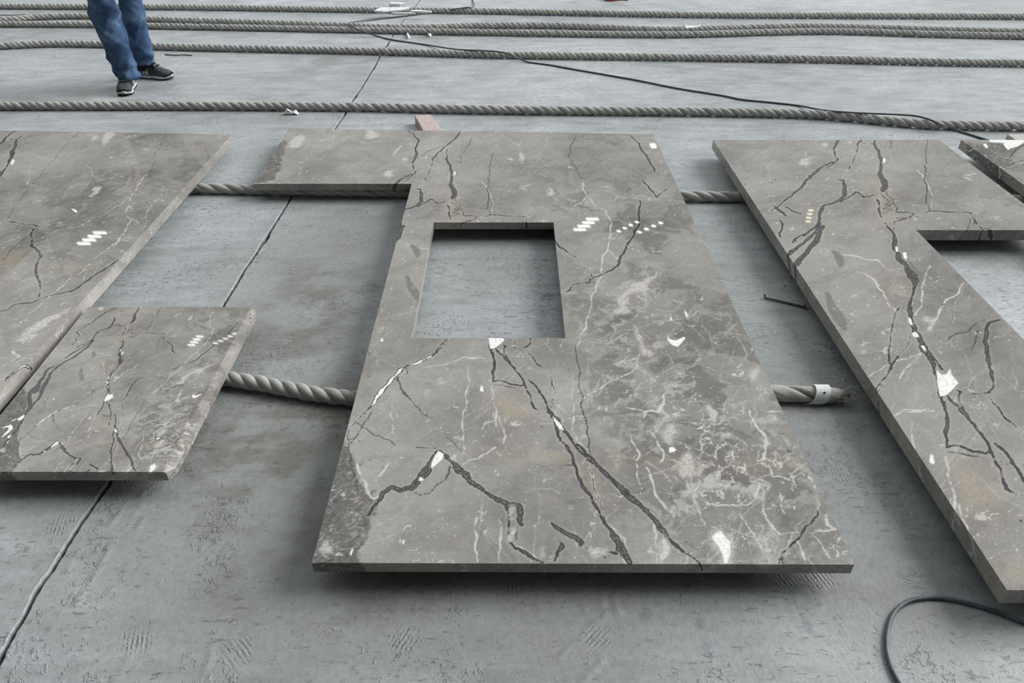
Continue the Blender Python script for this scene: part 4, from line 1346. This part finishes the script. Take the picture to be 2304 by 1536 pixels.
fibres(tag_root, Vector(TP[-4]), 46, (.02, .016, .016), .06)
p = U(432, 46, .055)
fibres(rear_root, Vector((p.x, p.y, .056)), 30, (.12, .03, .012), .09, dirx=.6)

# white tag sleeve on the rope end
k0 = int(np.argmin(np.abs(TP[:, 0] - U(1832, 886, RR).x)))
c0 = Vector(TP[k0])
TAG = simple('white_plastic', (206, 209, 211), (226, 228, 229), 30, .5, .4)
V, F = [], []
na = 18
for r_ in (.0285, .0315):
    for u in (0, .045):
        for k in range(na + 1):
            a = math.radians(-70 + 250 * k / na)
            # runs obliquely round the rope
            V.append(c0 + Vector((u - .022 + .028 * math.cos(a * .5) - .030 + .05 * (k / na), -math.cos(a) * r_, math.sin(a) * r_)))
nn = na + 1
for k in range(na):
    F.append((k, k + 1, nn + k + 1, nn + k))
    F.append((2 * nn + k, 3 * nn + k, 3 * nn + k + 1, 2 * nn + k + 1))
    F.append((k, 2 * nn + k, 2 * nn + k + 1, k + 1))
    F.append((nn + k, nn + k + 1, 3 * nn + k + 1, 3 * nn + k))
for k in (0, na):
    F.append((k, nn + k, 3 * nn + k, 2 * nn + k))
mesh_obj('tag_sleeve', V, F, TAG, tag_root, smooth=False)['label'] = 'white plastic sleeve with a small dark hole'
a = math.radians(48)
dot_c = c0 + Vector((.022, -math.cos(a) * .0318, math.sin(a) * .0318))
nrm = Vector((0, -math.cos(a), math.sin(a)))
tx, ty = Vector((1, 0, 0)), nrm.cross(Vector((1, 0, 0)))
V = [dot_c + nrm * .0006 + (tx * math.cos(t) + ty * math.sin(t)) * .0036 for t in np.linspace(0, 2 * math.pi, 14, endpoint=False)]
V += [v - nrm * .002 for v in V]
mesh_obj('tag_hole', V, [tuple(range(14))] + [(k, 14 + k, 14 + (k + 1) % 14, (k + 1) % 14) for k in range(14)], simple('hole_dark', (38, 40, 42), (50, 52, 54)), tag_root)

# ------------------------------------------------------------------ cables
CABLE = simple('dusty_black_cable', (62, 66, 68), (88, 92, 94), 30, .55, .4)
CABLE_G = simple('dusty_grey_cable', (70, 75, 80), (100, 106, 112), 30, .5, .5)
zc = .006
cp = [(1052, -22, zc), (1064, 2, zc), (1066, 12, .02), (1062, 17, .05), (1048, 17, .056), (1022, 21, .045), (990, 27, zc), (930, 34, zc), (850, 43, zc), (800, 49, .02), (782, 53, .05), (786, 58, .057), (802, 65, .056), (822, 73, .035), (848, 81, zc), (880, 89, zc),
      (960, 101, zc), (1010, 109, .03), (1040, 112, .052), (1097, 114.5, .058), (1132, 118, .058), (1152, 125, .05), (1168, 132, .02), (1190, 140, zc), (1236, 146, zc), (1292, 156, zc), (1430, 180, zc), (1520, 198, zc), (1625, 215, zc), (1670, 224, zc),
      (1740, 231, zc), (1799, 238, zc), (1840, 246, .03), (1870, 250, .05), (1910, 253, .058), (1952, 255, .058), (2025, 258, .056), (2060, 261, .056), (2085, 267, .058), (2108, 276, .052), (2130, 285, .02), (2164, 297, zc), (2215, 313, zc), (2238, 321, zc)]
P, s = smooth_path([U(*q) for q in cp], .012)
tag(tube('cable', P, .0058, CABLE, sides=8), 'thin black cable snaking diagonally over the ropes', 'cable')
lp = [(2420, 1455), (2360, 1420), (2304, 1399), (2240, 1375), (2180, 1357), (2130, 1346), (2085, 1344), (2045, 1352), (2018, 1370), (2003, 1395), (1996, 1425), (1995, 1455), (2000, 1485), (2012, 1515), (2030, 1545), (2060, 1585)]
P, s = smooth_path([U(x, y, .0052) for x, y in lp], .008)
tag(tube('cable', P, .0052, CABLE_G, sides=10), 'grey cable bent in a loop at the bottom right corner', 'cable')

# ------------------------------------------------------------------ nail
RUST = simple('rusty_dark_steel', (62, 58, 56), (104, 98, 95), 60, .6, .4, .3)
a_, b_ = U(1718, 669, .006), U(1809, 690, .0055)
nail = empty('nail', a_)
nail.location.z = 0
P, s = smooth_path([a_ + Vector((.004, .003, .012)), a_ + Vector((.004, 0, .001)), a_.lerp(b_, .1), a_.lerp(b_, .5) + Vector((0, .001, 0)), b_], .006)
tube('shank', P, np.interp(s, [0, s[-1]], [.0034, .0046]), RUST, nail, 8)
d = (b_ - a_).normalized()
P = np.array([b_ - d * .001, b_ + d * .004, b_ + d * .006])
tube('head', P, np.array([.0085, .0085, .006]), RUST, nail, 12).location.z += .003
tag(nail, 'bent rusty nail lying between the middle and right slabs', 'nail')

# ------------------------------------------------------------------ battens under the slabs
pl = [U(932.7, 259, .053), U(968, 257, .053), U(992, 291, .053), U(951, 291, .053)]
dl = (pl[3] - pl[0]).normalized()
dr = (pl[2] - pl[1]).normalized()
outl = [pl[0], pl[1], pl[1] + dr * .62, pl[0] + dl * .62]
o = plate('wooden_batten', [Vector((p.x, p.y, .001)) for p in reversed(outl)], .0515, PLANK, bevel=.003)
tag(o, 'pinkish wooden batten poking out behind the middle slab', 'batten')
q0 = U(2266, 301.6, .053)
outl = [q0, q0 + Vector((.3, .02, 0)), q0 + Vector((.3, -.5, 0)), q0 + Vector((-.005, -.5, 0))]
o = plate('wooden_batten', [Vector((p.x, p.y, .001)) for p in reversed(outl)], .0515, simple('grey_wood', (160, 155, 152), (188, 184, 182), 3, .75, .2, .2, stretch=(40, 6, 40)), bevel=.003)
tag(o, 'grey wooden batten behind the dark and white slab at the right edge', 'batten')


# ------------------------------------------------------------------ scraps
def scrap(name, pts, z, h, mat, label, cat, group=None, tilt=None):
    out = [U(x, y, z) for x, y in pts]
    ar = sum(out[i].x * out[(i + 1) % len(out)].y - out[(i + 1) % len(out)].x * out[i].y for i in range(len(out)))
    if ar < 0:
        out.reverse()
    o = plate(name, out, h, mat, bevel=min(h * .3, .003))
    if tilt:
        o.rotation_euler = tilt
    return tag(o, label, cat, group)


FG = 'white foam shards at the far rope'
scrap('foam_shard', [(842, 27), (856, 22), (921, 20.5), (921, 22.5), (900, 25), (862, 28)], .058, .016, FOAM, 'long pointed white foam shard lying on the far rope', 'foam shard', FG, (.10, .02, 0))
scrap('foam_shard', [(922, 27), (940, 26), (971, 28.5), (970, 30), (930, 29)], .056, .016, FOAM, 'slim white foam shard pointing right beside the far rope', 'foam shard', FG)
scrap('foam_shard', [(880, 31.5), (905, 30.8), (935, 30.6), (936, 32), (925, 32.6), (890, 32.8)], .001, .014, FOAM, 'lowest white foam shard, lying on the floor before the far rope', 'foam shard', FG)
scrap('foam_shard', [(876, 15), (884, 13), (905, 14), (915, 16), (900, 17.5), (880, 17)], .001, .035, FOAM, 'ragged white foam shard behind the far rope', 'foam shard', FG)
scrap('foam_peg', [(915, 79), (919, 78.5), (923, 87), (918, 88)], .001, .018, FOAM, 'longer of two white foam pegs in front of the rope pair', 'foam peg', 'foam pegs')
scrap('foam_peg', [(963, 80), (969, 79), (971, 82), (968, 84), (964, 83)], .001, .018, FOAM, 'shorter of two white foam pegs, on the right', 'foam peg', 'foam pegs')

# folded paper scrap before the near rope
sc_c = U(655, 257.5)
V, F = [], []
zz = [(.002, .012, .030, .022, .008, .020, .002), (.002, .020, .038, .016, .024, .030, .004), (.002, .010, .020, .010, .014, .012, .002)]
for j in range(3):
    for i in range(7):
        V.append(Vector((-.045 + .015 * i + .006 * math.sin(3 * j + i), -.014 + .016 * j + .005 * math.sin(2.2 * i + j), zz[j][i])))
for j in range(2):
    for i in range(6):
        k = j * 7 + i
        F.append((k, k + 1, k + 8, k + 7))
o = mesh_obj('paper_scrap', V, F, PAPER, loc=sc_c)
m = o.modifiers.new('solid', 'SOLIDIFY')
m.thickness = .0015
m.offset = 1
tag(o, 'folded scrap of white paper before the near rope', 'paper scrap', 'paper scraps')

# torn plastic strip on the rope pair
V, F = [], []
pp = [(1537, 58, .055), (1542, 61, .06), (1550, 61.5, .058), (1562, 61, .060), (1570, 60, .064), (1575, 57, .072)]
for i, (x, y, z) in enumerate(pp):
    q = U(x, y, z)
    hw = (.02, .03, .024, .016, .02, .006)[i]
    V += [q + Vector((0, -hw, 0)), q + Vector((0, hw, .008)), q + Vector((0, -hw, .0015)), q + Vector((0, hw, .0095))]
for i in range(len(pp) - 1):
    k = i * 4
    F += [(k, k + 1, k + 5, k + 4), (k + 2, k + 6, k + 7, k + 3), (k, k + 4, k + 6, k + 2), (k + 1, k + 3, k + 7, k + 5)]
F += [(0, 2, 3, 1), (20, 21, 23, 22)]
o = mesh_obj('plastic_strip', V, F, PAPER)
tag(o, 'torn white plastic strip lying on the rope pair', 'plastic strip')

# red rag at the top edge
RED = simple('faded_red_cloth', (150, 66, 70), (186, 108, 110), 18, .85, .2, .4)
V, F = [], []
n1, n2 = 14, 8
cA = U(1384, -3.5)
for i in range(n1):
    for j in range(n2):
        u, v = i / (n1 - 1) - .5, j / (n2 - 1) - .5
        edge = min(.5 - abs(u), .5 - abs(v)) * 2
        z = .004 + .045 * min(1, edge * 4) * (1 + .5 * math.sin(9 * u + 5 * v) * math.cos(7 * v))
        V.append(Vector((u * .27 * (1 + .15 * math.sin(5 * v)), v * .26 + .03 * math.sin(6 * u), max(z, .003))))
for i in range(n1 - 1):
    for j in range(n2 - 1):
        k = i * n2 + j
        F.append((k, k + n2, k + n2 + 1, k + 1))
o = mesh_obj('red_rag', V, F, RED, smooth=True, loc=cA)
m = o.modifiers.new('solid', 'SOLIDIFY')
m.thickness = .003
m.offset = 1
tag(o, 'crumpled red rag at the top edge of the picture', 'rag')

# thin stick and twig
TWIG = simple('dry_twig', (92, 90, 86), (120, 118, 112), 40, .8, .2)
P, s = smooth_path([U(371, 122.5, .004), U(400, 124, .006), (U(412, 123, .006)), U(433, 124.5, .004)], .01)
tag(tube('twig', P, .0042, TWIG, sides=6), 'thin dark twig on the floor right of the shoes', 'stick', 'bits of stick')
P, s = smooth_path([U(-40, 35, .006), U(0, 33.5, .006), U(30, 33, .006), U(62, 30, .007)], .02)
tag(tube('stick', P, .006, simple('pale_stick', (160, 162, 160), (186, 188, 186), 30, .8, .2), sides=6), 'pale straight stick at the left edge between the far ropes', 'stick', 'bits of stick')


# ------------------------------------------------------------------ the person in jeans
def denim_material():
    g = G('faded_blue_denim')
    co = g.n('ShaderNodeTexCoord').outputs['Object']
    n = g.noise(co, 7, 4, .6, .4)
    f = g.noise(co, 260, 3, .7)
    tw = g.noise(g.scale(co, 300, 300, 60), 1.0, 2, .6)
    v = g.math('ADD', n, g.math('MULTIPLY', g.math('SUBTRACT', f, .5), .25))
    col = g.ramp(v, [(.30, lin(42, 57, 82)), (.5, lin(64, 85, 114)), (.68, lin(98, 121, 148))])
    nrm = g.bump(g.math('ADD', f, tw), .25, .0015)
    return g.fin(col, .9, .15, nrm)


SKIN = simple('skin', (176, 132, 108), (196, 152, 126), 30, .55, .35)
DENIM = denim_material()
JACKET = simple('dark_jacket_cloth', (52, 56, 62), (70, 74, 80), 25, .9, .15, .2)
SUEDE = simple('dark_grey_suede', (50, 53, 55), (82, 85, 87), 50, .85, .2, .3)
SUEDE_B = simple('black_mesh_cloth', (28, 30, 32), (44, 46, 48), 90, .85, .2, .3)
RUBBER = simple('black_rubber', (30, 31, 32), (44, 45, 46), 40, .7, .3)
MIDSOLE = simple('dusty_white_foam_sole', (176, 178, 178), (206, 208, 208), 40, .7, .3)
LACE = simple('grey_lace', (110, 112, 113), (150, 152, 152), 90, .85, .2)
BADGE = simple('pale_grey_leather', (158, 160, 160), (184, 186, 186), 40, .6, .3)
HAIR = simple('black_hair', (24, 22, 21), (38, 35, 33), 60, .5, .4)

LF, LDIR = Vector((-2.590, 5.065, 0)), Vector((.24, -.97, 0)).normalized()
RF, RDIR = Vector((-2.535, 5.345, 0)), Vector((.975, -.222, 0)).normalized()


def legrows(rows, Y):
    out = []
    for y, xl, xr in rows:
        a, b = UY(150 + xl / 6.4, y / 6.4, Y), UY(150 + xr / 6.4, y / 6.4, Y)
        out.append(((a + b) / 2, (b.x - a.x) / 2 * .90))
    return out


lrows = legrows([(1112, 745, 1046), (1090, 728, 1046), (1020, 690, 1032), (930, 662, 1006), (800, 598, 958), (580, 480, 878), (350, 385, 785), (150, 330, 742), (0, 310, 712)], 5.075)
rrows = legrows([(905, 990, 1250), (880, 985, 1247), (780, 940, 1235), (660, 896, 1215), (430, 826, 1180), (260, 772, 1150), (130, 752, 1100), (0, 730, 1062)], 5.335)
hipL, hipR = Vector((-2.60, 5.15, .90)), Vector((-2.46, 5.29, .90))
lrows += [(lrows[-1][0].lerp(hipL, .45), .098), (hipL, .112)]
rrows += [(rrows[-1][0].lerp(hipR, .45), .098), (hipR, .112)]

# the body itself: one continuous skinned figure under the clothes
pel = Vector((-2.53, 5.22, .95))
face = Vector((.62, -.78, 0)).normalized()
side = Vector((face.y, -face.x, 0))           # the figure's own right
J = {'pel': (pel, .13), 'waist': (pel + Vector((0, 0, .14)), .125), 'chest': (pel + Vector((0, 0, .36)), .15), 'neckb': (pel + Vector((0, 0, .52)), .075), 'neck': (pel + face * .01 + Vector((0, 0, .57)), .056),
     'chin': (pel + face * .03 + Vector((0, 0, .64)), .075), 'brow': (pel + face * .025 + Vector((0, 0, .725)), .094), 'crown': (pel + face * .01 + Vector((0, 0, .79)), .075)}
E_ = [('pel', 'waist'), ('waist', 'chest'), ('chest', 'neckb'), ('neckb', 'neck'), ('neck', 'chin'), ('chin', 'brow'), ('brow', 'crown')]
for nm, sg in (('l', -1), ('r', 1)):
    sh_ = pel + side * sg * .19 + Vector((0, 0, .47))
    el = pel + side * sg * .27 + Vector((0, 0, .18)) - face * .03
    wr = pel + side * sg * .27 + Vector((0, 0, -.07)) + face * .06
    kn = wr + Vector((0, 0, -.09)) + face * .02
    J.update({nm + 'sh': (sh_, .062), nm + 'el': (el, .043), nm + 'wr': (wr, .027), nm + 'kn': (kn, .034)})
    E_ += [('chest', nm + 'sh'), (nm + 'sh', nm + 'el'), (nm + 'el', nm + 'wr'), (nm + 'wr', nm + 'kn')]
    for q in range(4):
        b0 = kn + face * (.027 - .018 * q) + Vector((0, 0, -.01))
        ln = (.036, .042, .040, .031)[q]
        m0 = b0 + Vector((0, 0, -ln)) + face * .004
        t0 = m0 + Vector((0, 0, -ln * .8)) - side * sg * .014
        J.update({nm + 'f%d' % q: (b0, .0095), nm + 'g%d' % q: (m0, .0085), nm + 'h%d' % q: (t0, .0075)})
        E_ += [(nm + 'kn', nm + 'f%d' % q), (nm + 'f%d' % q, nm + 'g%d' % q), (nm + 'g%d' % q, nm + 'h%d' % q)]
    th = wr + Vector((0, 0, -.04)) + face * .045
    J.update({nm + 't0': (th, .010), nm + 't1': (th + Vector((0, 0, -.05)) + face * .012, .0085)})
    E_ += [(nm + 'wr', nm + 't0'), (nm + 't0', nm + 't1')]
for nm, rows, hp, ft, dr in (('l', lrows, hipL, LF, LDIR), ('r', rrows, hipR, RF, RDIR)):
    kz = rows[-3][0]
    an = ft - dr * .055 + Vector((0, 0, .085))
    J.update({nm + 'hip': (hp, .088), nm + 'knee': (Vector((kz.x, kz.y, .52)), .058), nm + 'ank': (an, .030), nm + 'toe': (ft + dr * .06 + Vector((0, 0, .034)), .016)})
    E_ += [('pel', nm + 'hip'), (nm + 'hip', nm + 'knee'), (nm + 'knee', nm + 'ank'), (nm + 'ank', nm + 'toe')]
keys = list(J)
me = bpy.data.meshes.new('person')
org = Vector((-2.55, 5.2, 0))
me.from_pydata([tuple(J[k][0] - org) for k in keys], [(keys.index(a), keys.index(b)) for a, b in E_], [])
person = bpy.data.objects.new('person', me)
COL.objects.link(person)
person.location = org
mod = person.modifiers.new('skin', 'SKIN')
mod.use_smooth_shade = True
for i, k in enumerate(keys):
    me.skin_vertices[0].data[i].radius = (J[k][1], J[k][1])
    me.skin_vertices[0].data[i].use_root = (k == 'pel')
person.modifiers.new('sub', 'SUBSURF').levels = 1
person.modifiers['sub'].render_levels = 2
me.materials.append(SKIN)
tag(person, 'person standing in faded blue jeans and dark running shoes', 'person')


def child(o, p):
    o.parent = p
    o.matrix_parent_inverse = Matrix.Translation(-Vector(p.location))
    return o


def loft_leg(rows, seed, V, F, n=44, m=84):
    C = np.array([tuple(r[0]) for r in rows])
    R = np.array([r[1] for r in rows])
    s = np.r_[0, np.cumsum(np.linalg.norm(np.diff(C, axis=0), axis=1))]
    t = np.linspace(0, s[-1], m)
    cc = np.stack([np.interp(t, s, C[:, k]) for k in range(3)], 1)
    for _ in range(3):
        cc[1:-1] = (cc[:-2] + 2 * cc[1:-1] + cc[2:]) / 4
    rr = np.interp(t, s, R)
    ang = np.linspace(0, 2 * np.pi, n, endpoint=False)
    st = len(V)
    for i in range(m):
        z = t[i]
        fold = np.zeros(n)
        # slanting drape folds, knee creases and bunching above the hem
        fold += .09 * np.sin(2 * ang + 9 * z + seed) * np.sin(7 * z + seed) + .05 * np.sin(ang + 15 * z + seed * 2)
        fold += .13 * (1 - np.abs(np.sin(1.5 * ang - 10 * z + seed * 1.7))) ** 3 + .10 * (1 - np.abs(np.sin(ang + 13 * z + seed * .7))) ** 4
        kn = math.exp(-((z - .42) / .11) ** 2)
        fold += kn * .08 * np.sin(2 * ang + 46 * z + seed) ** 3
        hm = math.exp(-((z - .05) / .06) ** 2)
        fold += hm * .11 * np.sin(ang * 1.0 + 70 * z + seed)
        fold += .035 * np.sin(27 * z + 1.5 * np.cos(ang - .7 + seed)) * math.exp(-((z - .2) / .15) ** 2)
        r_ = rr[i] * (1 + fold)
        if z < .022:
            r_ = r_ * 1.045
        for k in range(n):
            V.append(Vector((cc[i, 0] + r_[k] * math.cos(ang[k]), cc[i, 1] + r_[k] * math.sin(ang[k]), cc[i, 2] + .006 * math.cos(ang[k] - 2.2) * (i == 0))))
    for i in range(m - 1):
        for k in range(n):
            a, b = st + i * n + k, st + i * n + (k + 1) % n
            F.append((a, b, b + n, a + n))
    # turned-in hem
    h0 = len(V)
    for k in range(n):
        p_ = V[st + k]
        q_ = Vector(cc[0])
        V.append(q_ + (p_ - q_) * .93 + Vector((0, 0, .03)))
    for k in range(n):
        F.append((st + (k + 1) % n, st + k, h0 + k, h0 + (k + 1) % n))
    return st + (m - 1) * n


V, F = [], []
loft_leg(lrows, 1.3, V, F)
loft_leg(rrows, 4.1, V, F)
# seat of the jeans
n = 40
st = len(V)
mid = (hipL + hipR) / 2
for z, ra, rb in ((.80, .06, .05), (.83, .17, .125), (.90, .20, .14), (.97, .195, .135), (1.05, .175, .125), (1.06, .165, .115)):
    for k in range(n):
        a = 2 * math.pi * k / n
        V.append(Vector((mid.x, mid.y, z)) + side * ra * math.cos(a) + face * rb * math.sin(a))
for i in range(5):
    for k in range(n):
        a, b = st + i * n + k, st + i * n + (k + 1) % n
        F.append((a, a + n, b + n, b))
o = mesh_obj('jeans', V, F, DENIM, smooth=True)
child(o, person)
o['label'] = 'faded blue denim trousers'

# jacket body and sleeves
V, F = [], []


def ringloft(rings, n=28):
    s0 = len(V)
    for c, ax, ay, rx_, ry_ in rings:
        for k in range(n):
            a = 2 * math.pi * k / n
            V.append(c + ax * rx_ * math.cos(a) + ay * ry_ * math.sin(a))
    for i in range(len(rings) - 1):
        for k in range(n):
            a, b = s0 + i * n + k, s0 + i * n + (k + 1) % n
            F.append((a, b, b + n, a + n))


up = Vector((0, 0, 1))
ringloft([(pel + up * z, side, face, a, b) for z, a, b in ((-.02, .215, .155), (.10, .20, .15), (.25, .205, .15), (.38, .225, .155), (.47, .20, .13), (.53, .10, .085), (.57, .075, .075))])
for sg, nm in ((-1, 'l'), (1, 'r')):
    a, b, c = J[nm + 'sh'][0], J[nm + 'el'][0], J[nm + 'wr'][0]
    ringloft([(a - side * sg * .05, side, face, .085, .085), (a + side * sg * .03 - up * .03, side, face, .08, .085), (a.lerp(b, .5), side, face, .065, .068), (b, side, face, .058, .062), (b.lerp(c, .6), side, face, .05, .054), (c + up * .005, side, face, .044, .046)], 20)
child(mesh_obj('jacket', V, F, JACKET, smooth=True), person)
V, F = [], []
hc = J['brow'][0] + up * .03 - face * .012
for i in range(9):
    th_ = math.pi * .60 * i / 8
    for k in range(24):
        a = 2 * math.pi * k / 24
        cut = 1.0 if math.sin(a) < .3 else .72
        tt = th_ * cut
        V.append(hc + side * .098 * math.sin(tt) * math.cos(a) + face * .108 * math.sin(tt) * math.sin(a) + up * .10 * math.cos(tt))
for i in range(8):
    for k in range(24):
        a, b = i * 24 + k, i * 24 + (k + 1) % 24
        F.append((a, a + 24, b + 24, b))
child(mesh_obj('hair', V, F, HAIR, smooth=True), person)


# running shoes
def shoe(pos, d, flip):
    lat = Vector((-d.y, d.x, 0)) * flip          # towards the inner side
    T = lambda x, y, z: pos + d * x + lat * y + up * z
    rows = [(-.140, .016, .060), (-.134, .027, .082), (-.118, .034, .097), (-.085, .038, .104), (-.045, .037, .102), (-.010, .038, .098), (.020, .041, .088), (.055, .045, .076), (.085, .048, .066), (.112, .047, .058), (.132, .041, .050), (.146, .030, .042), (.154, .014, .034)]
    xs_ = np.array([r[0] for r in rows])
    hw = lambda x: float(np.interp(x, xs_, [r[1] for r in rows]))
    hh = lambda x: float(np.interp(x, xs_, [r[2] for r in rows]))
    bow = lambda x: .010 * math.sin((x + .14) / .29 * math.pi) * (1 if x > 0 else .4)
    lift = lambda x: .012 * max(0, (x - .07) / .085) ** 2
    V, F = [], []
    na, nl = 20, 34
    X = np.interp(np.linspace(0, 1, nl), np.linspace(0, 1, len(xs_)), xs_)
    for x in X:
        for k in range(na + 1):
            a = math.pi * k / na
            c_, s_ = math.cos(a), math.sin(a)
            yy = hw(x) * math.copysign(abs(c_) ** .62, c_)
            zz = .020 + lift(x) + (hh(x) - .020) * s_ ** .75
            V.append(T(x, yy + bow(x), zz))
    for i in range(nl - 1):
        for k in range(na):
            a = i * (na + 1) + k
            F.append((a, a + na + 1, a + na + 2, a + 1))
    F.append(tuple(range(na, -1, -1)))
    F.append(tuple((nl - 1) * (na + 1) + k for k in range(na + 1)))
    up_ = child(mesh_obj('shoe', V, F, SUEDE, smooth=True), person)
    up_['label'] = 'dark grey running shoe'

    def sub(o):
        o.parent = up_
        o.matrix_parent_inverse = up_.matrix_parent_inverse.copy()
        o.matrix_parent_inverse = Matrix.Translation(-Vector(person.location)) @ Matrix()
        o.matrix_parent_inverse = Matrix()
        return o

    def outline(grow, n=44):
        pts = []
        for side_ in (1, -1):
            xs2 = np.linspace(-.142, .156, n) if side_ == 1 else np.linspace(.156, -.142, n)
            for x in xs2:
                q = max(0, 1 - ((x - .007) / .152) ** 6)
                pts.append((x * (1 + grow), side_ * (hw(x) + grow * .05 + .003) * q ** .5 + bow(x)))
        return pts

    def sole(name, z0, z1, grow, mat):
        pts = outline(grow)
        V, F = [], []
        N_ = len(pts)
        for z, gsc in ((z0, .97), (z0 + .003, 1.0), (z1 - .002, 1.0), (z1, .97)):
            for x, y in pts:
                V.append(T(x, bow(x) + (y - bow(x)) * gsc, z + lift(x)))
        for i in range(3):
            for k in range(N_):
                a, b = i * N_ + k, i * N_ + (k + 1) % N_
                F.append((a, b, b + N_, a + N_) if flip < 0 else (b, a, a + N_, b + N_))
        F.append(tuple(range(N_)))
        F.append(tuple(3 * N_ + k for k in range(N_ - 1, -1, -1)))
        return sub(mesh_obj(name, V, F, mat))

    sole('outsole', 0.0005, .009, .03, RUBBER)
    sole('midsole', .009, .024, .02, MIDSOLE)
    # sock rising from the shoe into the trouser leg
    V, F = [], []
    for i in range(6):
        z = .055 + .021 * i
        for k in range(20):
            a = 2 * math.pi * k / 20
            V.append(T(-.045 + .056 * math.cos(a), .041 * math.sin(a) * (1 - .02 * i), z))
    for i in range(5):
        for k in range(20):
            a, b = i * 20 + k, i * 20 + (k + 1) % 20
            F.append((a, b, b + 20, a + 20))
    sub(mesh_obj('sock', V, F, SUEDE_B, smooth=True))
    # tongue and padded collar
    V, F = [], []
    for i in range(8):
        x = -.035 + .085 * i / 7
        for k in range(9):
            y = -.024 + .048 * k / 8
            V.append(T(x, y + bow(x), hh(x) + lift(x) + .006 * (1 - (y / .026) ** 2) + (.022 * (1 - i / 2) if i < 2 else 0)))
    for i in range(7):
        for k in range(8):
            a = i * 9 + k
            F.append((a, a + 1, a + 10, a + 9))
    t_ = sub(mesh_obj('tongue', V, F, SUEDE_B, smooth=True))
    m_ = t_.modifiers.new('solid', 'SOLIDIFY')
    m_.thickness = .006
    for i in range(6):
        x = -.012 + .015 * i
        pts = [T(x + (.008 if (i % 2) else -.004), y + bow(x), hh(x) + lift(x) + .010 - .25 * abs(y) ** 1.2) for y in (-.028, -.015, 0, .015, .028)]
        P_, _ = smooth_path(pts, .004)
        sub(tube('lace', P_, .0026, LACE, sides=6))
    # toe guard
    V, F = [], []
    for i in range(9):
        x = .105 + .052 * i / 8
        x = min(x, .1545)
        for k in range(na + 1):
            a = math.pi * k / na
            c_, s_ = math.cos(a), math.sin(a)
            V.append(T(x + .0012, (hw(x) + .0012) * math.copysign(abs(c_) ** .62, c_) + bow(x), .020 + lift(x) + (hh(x) - .0185) * (s_ ** .75) * (.35 + .65 * (i / 8))))
    for i in range(8):
        for k in range(na):
            a = i * (na + 1) + k
            F.append((a, a + na + 1, a + na + 2, a + 1))
    sub(mesh_obj('toe_guard', V, F, SUEDE_B, smooth=True))
    # block letter N on both flanks
    Nshape = [(0, 0), (.016, 0), (.016, .022), (.030, 0), (.046, 0), (.046, .042), (.030, .042), (.030, .020), (.016, .042), (0, .042)]
    for sg in (1, -1):
        V, F = [], []
        for off in (0, .0025):
            for nx_, nz_ in Nshape:
                x = -.050 + nx_ - nz_ * .18
                z = .030 + nz_
                q = min(1, max(0, (z - .020) / (hh(x) - .020))) ** (1 / .75)
                yy = hw(x) * max(0, 1 - q * q) ** .31
                V.append(T(x, sg * (yy + .001 + off) + bow(x), z))
        m2 = len(Nshape)
        tris = [(0, 1, 2, 8, 9), (2, 3, 7, 8), (3, 4, 5, 6, 7)]
        for t3 in tris:
            F.append(tuple(m2 + i for i in t3))
            F.append(tuple(reversed(t3)))
        for i in range(m2):
            j = (i + 1) % m2
            F.append((i, j, m2 + j, m2 + i))
        sub(mesh_obj('letter_badge', V, F, BADGE))
    return up_


shoe(LF, LDIR, -1)
shoe(RF, RDIR, 1)
